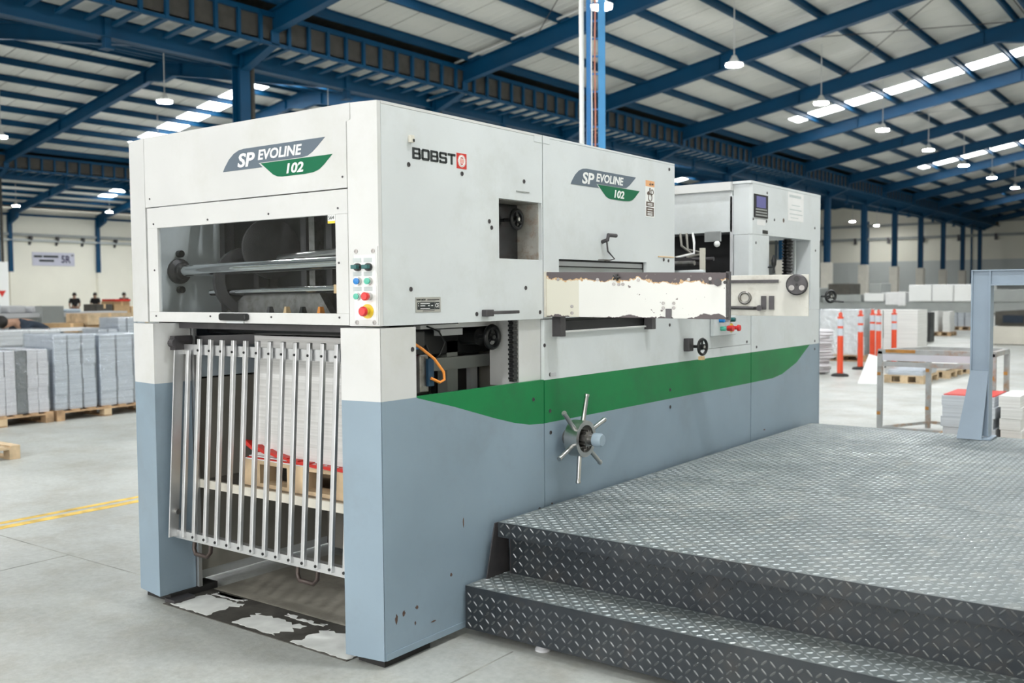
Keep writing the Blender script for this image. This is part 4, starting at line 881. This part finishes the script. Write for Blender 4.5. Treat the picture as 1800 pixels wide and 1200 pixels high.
# ================================================================== PALLETS AND PAPER
def make_pallet(label, x0, x1, y0, y1, z0=0., group='wooden pallets', m=WOOD, nb=7):
    t = thing('wooden_pallet', label, 'pallet', ((x0+x1)/2, (y0+y1)/2, z0), group); dx, dy = x1-x0, y1-y0
    for i in range(3):
        y = y0+i*(dy-.1)/2; MB().box(x0, x1, y, y+.1, z0, z0+.018).build('base_board', m, t)
        for j in range(3):
            x = x0+j*(dx-.12)/2; MB().box(x, x+.12, y, y+.1, z0+.018, z0+.095).build('block', WDL if (i+j) % 2 else m, t)
    for j in range(3): x = x0+j*(dx-.12)/2; MB().box(x, x+.12, y0, y1, z0+.095, z0+.112).build('stringer_board', m, t)
    for i in range(nb):
        y = y0+i*(dy-.09)/(nb-1); MB().box(x0, x1, y, y+.09, z0+.112, z0+.13).build('deck_board', m, t)
    return t
def make_stack(name, label, x0, x1, y0, y1, z0, z1, cols, m, group, film=True, jit=.01, cat='paper stack', ax='y', gap=.03, lifts=5, top=None):
    """stack of printed sheets: side-by-side bundles, each a pile of slightly shifted lifts, under stretch film"""
    t = thing(name, label, cat, ((x0+x1)/2, (y0+y1)/2, z0), group); rnd = random.Random(label)
    for c in range(cols):
        mb = MB()
        for k in range(lifts):
            a0 = z0+(z1-z0)*k/lifts; a1 = z0+(z1-z0)*(k+1)/lifts-.002; j1, j2 = rnd.uniform(-jit, jit), rnd.uniform(-jit, jit)
            if ax == 'y': w0 = (y1-y0-gap*(cols-1))/cols; b0 = y0+c*(w0+gap); mb.box(x0+.012+j1, x1-.012+j1, b0+j2*.5, b0+w0+j2*.5, a0, a1)
            else: w0 = (x1-x0-gap*(cols-1))/cols; b0 = x0+c*(w0+gap); mb.box(b0+j2*.5, b0+w0+j2*.5, y0+.012+j1, y1-.012+j1, a0, a1)
        mb.build('sheet_bundle', m[c % len(m)] if isinstance(m, list) else m, t)
    if top: MB().box(x0+.02, x1-.02, y0+.02, y1-.02, z1-.001, z1+.006).build('top_sheet', top, t)
    if film:
        mb = MB(); n = 9
        for (pa, pb) in (((x1, y0), (x1, y1)), ((x0, y0), (x1, y0)), ((x0, y1), (x1, y1)), ((x0, y0), (x0, y1))):
            for i in range(n):
                for k in range(n):
                    pass
        e = .015; mb.box(x0-e, x1+e, y0-e, y1+e, z0+.01, z1+e); o = mb.build('stretch_film', FILM, t, bevel=.02)
    return t
DKS = mat('dark_sheet_edge', (.12, .13, .14), .7, var=.1)
# delivery pile inside the machine
make_pallet('pale wooden pallet on the lift inside the machine gate', -1.22, -.46, .27, 1.06, .585, m=WDL)
S0 = make_stack('paper_stack', 'white cut-sheet pile with red bottom sheets on the lift inside the gate', -1.17, -.48, .30, 1.05, .735, 1.332, 1, STW, 'paper stacks', film=False, jit=.0, cat='paper stack', lifts=1)
for k, (z, m_) in enumerate(((.716, PAP), (.721, RED), (.728, PAP))): MB().box(-1.21+.008*k, -.47, .27+.005*k, 1.06, z, z+.005).build('bottom_sheet', m_, S0)
rd = MB()
for k in range(9): x = -1.20+k*.078; rd.hexa([(x, .262, .756-.006*min(k, 6)+.03*max(0, 4-k)*.25), (x+.078, .262, .754-.006*min(k, 6)), (x+.078, .60, .735), (x, .60, .735), (x, .262, .768-.006*min(k, 6)+.045*max(0, 4-k)*.25), (x+.078, .262, .764-.005*min(k, 6)), (x+.078, .60, .741), (x, .60, .741)])
rd.build('red_sheet', RED, S0)
# wrapped stacks at the left
make_pallet('long wooden pallet under the leftmost wrapped stack', -9.6, -8.78, 2.10, 3.32)
make_pallet('wooden pallet under the middle and right wrapped stacks', -9.6, -8.78, 3.36, 4.70)
make_stack('paper_stack', 'film-wrapped stack with dark stripes, leftmost and lowest on the pallets', -9.55, -8.82, 2.25, 3.29, .132, .89, 8, [STP, STP, DKS, STP, STP, DKS, STP, STP], 'wrapped paper stacks', gap=.012)
make_stack('paper_stack', 'pale blue-grey film-wrapped stack in the middle of the left pallet row', -9.55, -8.82, 3.37, 3.90, .132, 1.05, 3, STK, 'wrapped paper stacks')
make_stack('paper_stack', 'blue-grey film-wrapped stack next to the machine leg', -9.55, -8.82, 3.97, 4.66, .132, 1.03, 3, STK, 'wrapped paper stacks')
make_pallet('pallet hidden behind the left wrapped stacks', -11.0, -10.1, 3.0, 4.35)
make_stack('paper_stack', 'low pale wrapped stack behind the leftmost ones, before the bending man', -10.95, -10.2, 3.35, 4.2, .132, 1.07, 2, STW, 'wrapped paper stacks')
make_pallet('empty pallet corner at the left picture edge', -7.45, -6.46, .75, 1.75, m=WDL)
# far left clutter
make_pallet('pallet under the small wrapped stacks behind the left row', -13.1, -12.3, 6.0, 7.2)
make_stack('paper_stack', 'tall grey bundle stack touching the machine housing edge, far left group', -13.0, -12.4, 6.42, 6.9, .132, 1.15, 3, STK, 'wrapped paper stacks')
make_stack('paper_stack', 'short pale bundle stack in front of the kraft cartons', -12.9, -12.4, 6.05, 6.38, .132, .97, 2, STK, 'wrapped paper stacks')
make_pallet('pallet under the kraft cartons', -16.1, -15.1, 6.9, 8.5)
def carton(label, x0, x1, y0, y1, z0, z1, m=KRF, group='cartons'):
    t = thing('carton', label, 'box', ((x0+x1)/2, (y0+y1)/2, z0), group); MB().box(x0, x1, y0, y1, z0, z1).build('carton_body', m, t, bevel=.01)
    MB().box(x0+.0, x1+.002, (y0+y1)/2-.03, (y0+y1)/2+.03, z1-.12, z1+.002).build('packing_tape', BUF, t); return t
carton('left kraft carton with dark front behind the wrapped stacks', -16.0, -15.3, 6.95, 7.44, .132, 1.0)
carton('broad flat kraft carton on top of the right one', -16.0, -15.2, 7.46, 8.4, .96, 1.18, WDL)
carton('right kraft carton under the flat one', -16.0, -15.3, 7.5, 8.35, .132, .955)
tb = thing('work_table', 'pale low wooden table in front of the kraft cartons', 'table', (-13.5, 6.3, 0)); MB().box(-13.9, -13.2, 5.2, 6.6, .93, .97).build('table_top', PAP, tb)
for x in (-13.85, -13.3):
    for y in (5.25, 6.5): MB().box(x, x+.06, y, y+.06, 0, .93).build('leg', WDL, tb)
wbn = thing('work_bench', 'long grey bench with machine parts in front of the far cream wall', 'bench', (-19, 8.4, 0)); MB().box(-19.8, -18.9, 6.8, 10.6, 1.05, 1.15).build('bench_top', GPN, wbn); MB().box(-19.7, -19.0, 7.0, 10.4, .1, 1.05).build('bench_body', GCL, wbn)
for y0, y1, z1 in ((6.9, 7.7, 1.36), (7.85, 8.25, 1.32), (8.4, 8.9, 1.30), (9.2, 9.55, 1.22)): MB().box(-19.6, -19.1, y0, y1, 1.15, z1).build('bench_part', INB if y0 == 9.2 else GPN, wbn, bevel=.05)
MB().box(-19.65, -18.8, 8.45, 8.95, .9, 1.30).build('bench_cabinet', GCL, wbn)
for i, (y0, y1, z1, m_, lb) in enumerate(((12.55, 13.05, 1.28, 'grey', 'patterned grey carton far behind, left of the red one'), (13.1, 13.6, 1.36, 'red', 'red-topped carton far behind near the machine edge'), (13.65, 14.2, 1.2, 'tan', 'tan sack-like carton beside the red-topped one'))):
    carton(lb, -24.3, -23.6, y0, y1, 0, z1, {'grey': DKG, 'red': KRF, 'tan': WDL}[m_], 'far cartons')
    if m_ == 'red': MB().box(-24.25, -23.55, y0, y1, z1, z1+.06).build('carton_lid', RED, bpy.data.objects['carton' if False else [o.name for o in COL.objects if o.get('label') == lb][0]])
pb = thing('partition_board', 'tall white board at the left picture edge with a small red mark', 'board', (-36, 15, 0)); MB().box(-36.03, -35.97, 13.6, 16.12, 0, 2.87).build('board_sheet', LW, pb); MB().prism([(15.7, 1.75), (16.0, 1.75), (15.85, 1.5)], 'x', -35.97, -35.96).build('red_mark', RED, pb)
MB().box(-36.3, -35.7, 13.6, 13.7, 0, .1).build('board_foot', GPN, pb); MB().box(-36.3, -35.7, 15.9, 16.0, 0, .1).build('board_foot', GPN, pb)
bn = thing('wall_banner', 'pale lilac banner lettered 5R on the far cream wall', 'banner', (-60.6, 31.2, 3.5)); MB().box(-60.64, -60.61, 29.75, 32.63, 3.52, 4.40).build('banner_sheet', mat('lilac_vinyl', (.58, .58, .68), .6, var=.03), bn)
put_text('5R', mat('indigo_print', (.02, .015, .07), .6), bn, (-60.605, 31.7, 3.72), (0, 1, 0), (0, 0, 1), .66, .5, 0, .03)
for a, b_, z in ((29.85, 30.4, 4.06), (30.48, 31.5, 4.06), (30.2, 31.2, 3.78)): MB().box(-60.61, -60.60, a, b_, z, z+.14).build('print_line', INK, bn)
MB().box(-60.61, -60.60, 32.4, 32.56, 4.2, 4.28).build('print_line', INK, bn)

# ================================================================== RIGHT BACKGROUND
make_pallet('pallet under the crumpled wrapped stack beside the feeder', -4.7, -3.55, 18.2, 19.2)
make_stack('paper_stack', 'white crumpled wrapped stack just right of the feeder, behind the first orange post', -4.6, -3.65, 18.3, 19.1, .132, 1.10, 2, STW, 'wrapped white stacks', ax='x', jit=.03)
crm = thing('scrap_bundle', 'loose crumpled bundle of lilac waste sheets at the feeder edge', 'paper bundle', (-3.35, 14.75, 0)); mb = MB(); rnd = random.Random(3)
for k in range(15): a_, c_ = rnd.uniform(-.05, .05), rnd.uniform(-.05, .05); mb.sphere((-3.42+a_, 14.85+c_, .05+k*.052), .26, .22, .045, 12, 6)
mb.build('sheet_folds', STP, crm, smooth=60)
make_pallet('pallet under the tall white stacks behind the orange posts', -3.5, -2.5, 18.2, 19.2)
make_stack('paper_stack', 'white carton stack with seams behind the four grouped orange posts', -3.45, -3.05, 18.3, 19.1, .132, 1.10, 2, STW, 'wrapped white stacks', film=False, ax='x', gap=.015)
make_stack('paper_stack', 'white carton stack behind the rightmost orange post', -3.03, -2.56, 18.3, 19.1, .132, 1.10, 1, STW, 'wrapped white stacks', film=False, ax='x')
def delineator(x, y, label):
    t = thing('delineator_post', label, 'traffic post', (x, y, 0), 'orange delineator posts')
    MB().lathe([(.15, 0), (.15, .02), (.13, .04), (.06, .055)], (x, y, 0), n=22).build('base', RUB, t, smooth=40)
    MB().lathe([(.052, .04), (.05, 1.03), (.055, 1.035), (.055, 1.05), (.03, 1.06)], (x, y, 0), n=18).build('tube', ORG, t, smooth=40)
    MB().torus((x, y, 1.095), (1, -.4, 0), .03, .014, 16, 8).build('grip_loop', ORG, t, smooth=60)
    for z0 in (.72, .89): MB().lathe([(.0525, z0), (.0525, z0+.13)], (x, y, 0), n=18).build('reflective_band', REF, t, smooth=40)
for x, y, lb in ((-2.90, 14.5, 'orange post standing alone in front, leftmost'), (-3.07, 16.2, 'second orange post from the left, partly behind the leaning sheet'), (-3.11, 17.1, 'third orange post from the left, slightly set back'), (-2.92, 16.85, 'fourth orange post from the left, close to the third'), (-2.83, 17.6, 'rightmost orange post, hidden below by the steel table')):
    delineator(x, y, lb)
ls_ = MB().hexa([(-2.22, 13.30, 0), (-1.92, 13.35, 0), (-1.92, 13.36, 0), (-2.22, 13.31, 0), (-2.12, 13.55, .47), (-1.84, 13.60, .40), (-1.84, 13.61, .40), (-2.12, 13.56, .47)]).build('leaning_sheet', LW); tag(ls_, 'white sheet leaning on the pallet end before the orange posts', 'sheet')
for i, (x0, y0, lb) in enumerate(((-1.92, 13.72, 'near flat pallet of printed sheets beside the leaning sheet'), (-1.80, 14.95, 'middle flat pallet in the row behind the steel table'), (-1.68, 16.2, 'far flat pallet in the row behind the steel table'))):
    make_pallet(lb, x0, x0+.62, y0, y0+1.0, m=WDL)
    make_stack('paper_stack', ['low spread of glossy sheets on the near flat pallet', 'low spread of white sheets on the middle flat pallet', 'low spread of sheets on the far flat pallet'][i], x0+.02, x0+.58, y0+.02, y0+.95, .132, .21, 1, STK if i == 0 else STW, 'low sheet piles', film=(i == 0), lifts=3, jit=.03)
# steel trestle table
T = thing('steel_table', 'bare steel frame table with rust spots behind the platform', 'table', (.25, 8.1, 0))
RS2 = mat('rust_patch', (.42, .20, .05), .8, var=.25, scale=12)
for x, y in ((-.30, 7.85), (.80, 7.85), (.02, 8.55), (.80, 8.55)):
    l_ = MB().box(x-.025, x+.025, y-.025, y+.025, 0, .88).build('leg', RST, T)
    for z in (.2, .62): MB().box(x-.0255, x+.012, y-.0265, y-.025, z, z+.035).build('rust_spot', RS2, l_)
for (a, b_) in (((-.32, 7.85), (.82, 7.85)), ((-.02, 8.55), (.82, 8.55)), ((-.30, 7.85), (.02, 8.55)), ((.80, 7.85), (.80, 8.55))): MB().bar((a[0], a[1], .875), (b_[0], b_[1], .875), .05, .05).build('top_rail', RST, T); MB().bar((a[0], a[1], .06), (b_[0], b_[1], .06), .03, .03).build('foot_rail', RST, T)
MB().box(-.27, .77, 7.825, 7.832, .78, .85).build('apron', mat('lilac_board', (.60, .60, .66), .5, var=.06), T); MB().box(-.32, .79, 7.81, 7.85, .72, .77).build('lower_rail', RST, T)
for x0, x1 in ((-.24, .06), (.60, .72)): MB().box(x0, x1, 7.823, 7.826, .865, .90).build('rust_spot', RS2, T)
make_pallet('low wooden pallet under the red-topped stack behind the guard frame', .42, 1.25, 6.9, 7.74, group='wooden pallets')
make_stack('paper_stack', 'grey-edged stack with red top sheet under the steel table', .50, .98, 7.02, 7.66, .132, .53, 1, STK, 'paper stacks', film=False, top=RED, lifts=4)
make_stack('paper_stack', 'white stack right of the red-topped one by the table leg', 1.0, 1.2, 7.02, 7.66, .132, .55, 1, STW, 'paper stacks', film=False, lifts=4)
sh = MB().hexa([(1.3, 6.9, 0), (1.6, 6.95, 0), (1.6, 7.1, 0), (1.3, 7.1, 0), (1.3, 6.9, .003), (1.6, 6.95, .05), (1.6, 7.1, .003), (1.3, 7.1, .003)]).build('loose_sheet', PAP); tag(sh, 'loose white sheet on the floor by the small pallet, right edge', 'sheet')
# long machine line across the back
Cv = thing('folder_line', 'long grey folding machine line with white covers across the background', 'machine', (-6, 33.4, 0))
MB().box(-11.5, -2.6, 33, 34.4, .72, 1.08).build('line_beam', GCL, Cv, bevel=.02)
for x in (-11, -9.2, -7.2, -3.2): MB().box(x, x+.25, 33.1, 34.3, 0, .72).build('line_leg', GCL, Cv)
for x0, x1, z0, z1, m_ in ((-6.55, -5.8, 1.1, 1.68, LW), (-5.78, -5.1, 1.1, 1.68, LW), (-5.08, -4.4, 1.1, 1.68, LW), (-4.38, -3.97, 1.1, 1.68, LW), (-7.35, -6.75, .98, 1.42, PAP), (-8.1, -7.4, 1.1, 1.40, LW), (-9.6, -8.2, 1.08, 1.35, GCL), (-9.4, -8.6, 1.35, 1.75, DKG), (-7.9, -7.5, 1.4, 1.75, GCL), (-3.9, -2.7, 1.08, 1.5, GCL), (-11.4, -9.7, 1.08, 1.6, GCL)):
    MB().box(x0, x1, 32.96, 34.2, z0, z1).build('line_cover', m_, Cv, bevel=.02)
MB().box(-6.9, -6.65, 32.9, 33.0, .95, 1.45).build('line_notice', PAP, Cv)
bk = thing('black_cabinet', 'narrow black cabinet standing before the grey machine line', 'cabinet', (-4.56, 27.2, 0)); MB().box(-4.72, -4.40, 27, 27.5, .0, .86).build('cabinet_body', BLK, bk, bevel=.01); MB().box(-4.6, -4.5, 26.99, 27.0, .3, .7).build('cabinet_door', DST, bk)
make_pallet('far pallet under white stacks beneath the machine line, left', -5.42, -4.72, 31, 31.8); make_stack('paper_stack', 'white far stack left of the gap under the machine line', -5.36, -5.12, 31.05, 31.7, .132, .80, 1, STW, 'far white stacks', film=False); make_stack('paper_stack', 'white far stack right of the gap under the machine line', -5.0, -4.76, 31.05, 31.7, .132, .80, 1, STW, 'far white stacks', film=False)
make_pallet('far pallet under the grey stack beneath the machine line', -5.9, -5.1, 36, 37); make_stack('paper_stack', 'pale grey far stack behind the white pair under the machine line', -5.85, -5.15, 36.05, 36.9, .132, .66, 3, STK, 'far white stacks', film=False, ax='x')
Rm = thing('gluing_machine', 'low cream-grey machine with dark hood at the right picture edge', 'machine', (-1.6, 26.9, 0)); MB().prism([(-2.65, .02), (.8, .02), (.8, .52), (-2.62, .50)], 'y', 26.4, 27.6).build('machine_base', PED, Rm); MB().prism([(-2.6, .52), (.8, .54), (.8, .98), (-1.9, .95), (-2.6, .9)], 'y', 26.5, 27.5).build('machine_hood', DKG, Rm)
MB().box(-2.4, -1.9, 26.45, 26.5, .6, .8).build('hood_window', NAVY, Rm); MB().box(-2.6, .8, 26.42, 27.5, 0, .03).build('machine_foot', BLK, Rm)
gm = thing('grey_press', 'tall sloping grey press behind the guard frame opening', 'machine', (-1.2, 38, 0)); MB().prism([(-3.0, 0), (3, 0), (3, 2.0), (-1.4, 1.9), (-2.9, 1.1)], 'y', 38, 40).build('press_body', GCL, gm); MB().box(-1.2, .6, 37.9, 38, 1.5, 1.75).build('press_window', DKG, gm)

# painted steel plate in the floor in front of the lift
fp = thing('floor_plate', 'dark steel floor strip with worn white paint blocks between the machine legs', 'floor plate', (-.85, .13, 0)); MB().box(-1.50, -.197, -.025, .27, 0, .004).build('plate', mat('grimy_plate', (.10, .095, .085), .55, .3, var=.25, scale=9, dirt=(.2, .19, .17), dscale=7, damt=.6), fp)
WPT = mat('worn_white_paint', (.80, .82, .80), .6, var=.1, scale=9)
def blotch(x0, x1, y0, y1, seed):
    r = random.Random(seed); pts = []
    for k in range(14): pts.append((x0+(x1-x0)*k/14+r.uniform(-.008, .008), y0+r.uniform(-.006, .006)))
    for k in range(10): pts.append((x1+r.uniform(-.05, .012), y0+(y1-y0)*k/10))
    for k in range(14): pts.append((x1-(x1-x0)*k/14+r.uniform(-.008, .008), y1+r.uniform(-.03, .008)))
    for k in range(10): pts.append((x0+r.uniform(-.01, .03), y1-(y1-y0)*k/10))
    MB().prism(pts, 'z', .004, .0052).build('paint_block', WPT, fp)
blotch(-1.46, -1.14, -.01, .20, 1); blotch(-1.0, -.66, 0, .16, 2); blotch(-.56, -.20, -.015, .2, 3); blotch(-1.42, -1.2, .21, .25, 4); blotch(-.86, -.6, .2, .235, 5); blotch(-.45, -.25, .23, .26, 6)
# wider pit floor behind it
MB().box(-1.5, -.2, .275, 1.1, 0, .003).build('pit_plate', mat('pit_concrete', (.36, .34, .29), .6, var=.2, scale=4, dirt=(.15, .14, .12), dscale=5, damt=.7), fp)

# ================================================================== PEOPLE
def skin_mesh(name, joints, edges, mats, parent, sub=2):
    me = bpy.data.meshes.new(name); org = ROOT[parent.name]
    me.from_pydata([Vector(j[0])-org for j in joints], edges, []); ob = bpy.data.objects.new(name, me); COL.objects.link(ob)
    md = ob.modifiers.new('skin', 'SKIN'); md.use_smooth_shade = True
    for i, v in enumerate(me.skin_vertices[0].data):
        r = joints[i][1]; v.radius = (r, r) if isinstance(r, (int, float)) else r; v.use_root = (i == 0)
    s_ = ob.modifiers.new('smooth', 'SUBSURF'); s_.levels = sub; s_.render_levels = sub
    bpy.context.view_layer.update()
    nm = bpy.data.meshes.new_from_object(ob.evaluated_get(bpy.context.evaluated_depsgraph_get())); bpy.data.objects.remove(ob); bpy.data.meshes.remove(me)
    nm.name = name; nm.materials.clear(); nm.materials.append(mats); nm.polygons.foreach_set('use_smooth', [True]*len(nm.polygons)); nm.polygons.foreach_set('material_index', [0]*len(nm.polygons))
    o2 = bpy.data.objects.new(name, nm); COL.objects.link(o2); o2.parent = parent; ROOT[o2.name] = org; return o2
def person(label, base, face, J, shirt, trousers, hair_c):
    """J: joints in a local frame (f forward, s to the left side, z up); face = heading angle"""
    t = thing('person', label, 'person', base); b = Vector(base); cf, sf = math.cos(face), math.sin(face)
    def W(p): return b+Vector((p[0]*cf-p[1]*sf, p[0]*sf+p[1]*cf, p[2]))
    pel, ch, nk, hd = (W(J[k]) for k in ('pelvis', 'chest', 'neck', 'head'))
    fw = Vector((cf, sf, 0)); js = [(pel, .10), ((pel+ch)/2, .10), (ch, .125), (nk, .05), (hd, .075), (hd+(hd-nk).normalized()*.11, .06)]; ed = [(0, 1), (1, 2), (2, 3), (3, 4), (4, 5)]
    sh_, tr_ = [(pel, .115), ((pel+ch)/2, .12), (ch, .15), (nk-(nk-ch)*.25, .07)], [(pel, .12)]; se, te = [(0, 1), (1, 2), (2, 3)], []
    for sd in ('L', 'R'):
        a, e, w_ = (W(J[k+sd]) for k in ('sho', 'elb', 'wri')); n0 = len(js)
        js += [(a, .055), (e, .042), (w_, .030)]; ed += [(2, n0), (n0, n0+1), (n0+1, n0+2)]
        d = (w_-e).normalized(); side = d.cross(fw).normalized() if d.cross(fw).length > .1 else Vector((-sf, cf, 0))
        js.append((w_+d*.07, (.032, .018))); ed.append((n0+2, n0+3)); hp = n0+3
        for q, ln in ((-.024, .06), (-.008, .07), (.008, .068), (.024, .055)):
            k = len(js); js += [(w_+d*.10+side*q, .009), (w_+d*(.10+ln)+side*q+fw*.015, .007)]; ed += [(hp, k), (k, k+1)]
        k = len(js); js += [(w_+d*.05+side*.04, .010), (w_+d*.10+side*.055, .008)]; ed += [(n0+2, k), (k, k+1)]
        m0 = len(sh_); sh_ += [(a, .075), (a+(e-a)*.75, .062)]; se += [(2, m0), (m0, m0+1)]
        h, kn, an = (W(J[k+sd]) for k in ('hip', 'kne', 'ank')); n1 = len(js)
        js += [(h, .085), (kn, .055), (an, .038), (an+fw*.14-Vector((0, 0, .04)), .032)]; ed += [(0, n1), (n1, n1+1), (n1+1, n1+2), (n1+2, n1+3)]
        m1 = len(tr_); tr_ += [(h, .105), (kn, .075), (an+Vector((0, 0, .03)), .062)]; te += [(0, m1), (m1, m1+1), (m1+1, m1+2)]
    up = (hd-nk).normalized(); c = hd+up*.05
    k = len(js); js += [(c+fw*.085 if abs(up.z) > .6 else c+Vector((fw.x*.03, fw.y*.03, -.09)), .016)]; ed.append((4, k))
    skin_mesh('body', js, ed, SKIN, t); skin_mesh('shirt', sh_, se, shirt, t); skin_mesh('trousers', tr_, te, trousers, t)
    bk_ = -fw*.02 if abs(up.z) > .6 else Vector((-fw.x*.0, 0, .02))
    MB().sphere(c+up*.035+bk_, .088, .088, .095, 16, 10).build('hair', hair_c, t, smooth=80)
    if abs(up.z) > .6:
        sd_ = Vector((-sf, cf, 0))
        for q in (-1, 1): MB().sphere(c+fw*.078+sd_*q*.03+up*-.005, .011).build('eye', INK, t, smooth=80); MB().sphere(c+sd_*q*.085, .012, .018, .028).build('ear', SKIN, t, smooth=80)
        MB().bar(c+fw*.083-up*.055-sd_*.02, c+fw*.083-up*.055+sd_*.02, .008, .008).build('mouth', BRN, t)
    for sd in ('L', 'R'):
        an = W(J['ank'+sd]); MB().sphere(an+fw*.07-Vector((0, 0, .055)), .055+.08*abs(cf), .055+.08*abs(sf), .045).build('shoe', BLK, t, smooth=80)
    return t
STAND = dict(pelvis=(0, 0, .95), chest=(.0, 0, 1.28), neck=(.01, 0, 1.42), head=(.02, 0, 1.50), shoL=(0, .17, 1.36), shoR=(0, -.17, 1.36), elbL=(.03, .22, 1.10), elbR=(.03, -.22, 1.10), wriL=(.20, .17, .98), wriR=(.20, -.17, .98), hipL=(0, .09, .90), hipR=(0, -.09, .90), kneL=(.02, .1, .50), kneR=(.02, -.1, .50), ankL=(0, .1, .10), ankR=(0, -.1, .10))
BEND = dict(pelvis=(0, 0, .95), chest=(.36, 0, 1.12), neck=(.52, 0, 1.16), head=(.62, 0, 1.15), shoL=(.42, .18, 1.12), shoR=(.42, -.18, 1.12), elbL=(.52, .22, .90), elbR=(.52, -.22, .90), wriL=(.70, .16, .80), wriR=(.70, -.16, .80), hipL=(0, .09, .90), hipR=(0, -.09, .90), kneL=(.06, .1, .50), kneR=(.06, -.1, .50), ankL=(-.02, .1, .10), ankR=(-.02, -.1, .10))
person('person in a navy shirt bending over the wrapped stacks at the left edge', (-11.55, 4.78, 0), math.radians(-93), BEND, NAVY, JEAN, HAIR)
person('standing person in a black shirt facing us, far left of three', (-40, 21.05, 0), math.radians(-35), STAND, BLC, JEAN, HAIR)
person('half-hidden person in a black shirt beside the wall column, middle of three', (-40.5, 22.35, -.0), math.radians(-60), STAND, BLC, JEAN, HAIR)
person('person in a black shirt nearest the machine edge, right of three', (-40, 23.52, 0), math.radians(-20), STAND, BLC, JEAN, HAIR)

# chipped spots on the machine's lower corner
RC = mat('bare_rust', (.10, .06, .045), .8, var=.3, scale=30)
for y, z, a, b_, sd in ((.073, .192, .009, .022, 1), (.117, .204, .010, .014, 2), (.198, .209, .010, .009, 3), (.186, .144, .006, .009, 4), (.51, .508, .004, .024, 5), (.422, .294, .008, .009, 6), (.30, .12, .02, .004, 7), (1.21, .47, .008, .006, 8), (3.95, .52, .02, .006, 9)):
    r = random.Random(sd); n = 11
    MB().prism([(y+a*math.cos(2*math.pi*k/n)*r.uniform(.6, 1.1), z+b_*math.sin(2*math.pi*k/n)*r.uniform(.6, 1.1)) for k in range(n)], 'x', 0, .0008).build('paint_chip', RC, M if y < 3.7 else F_)
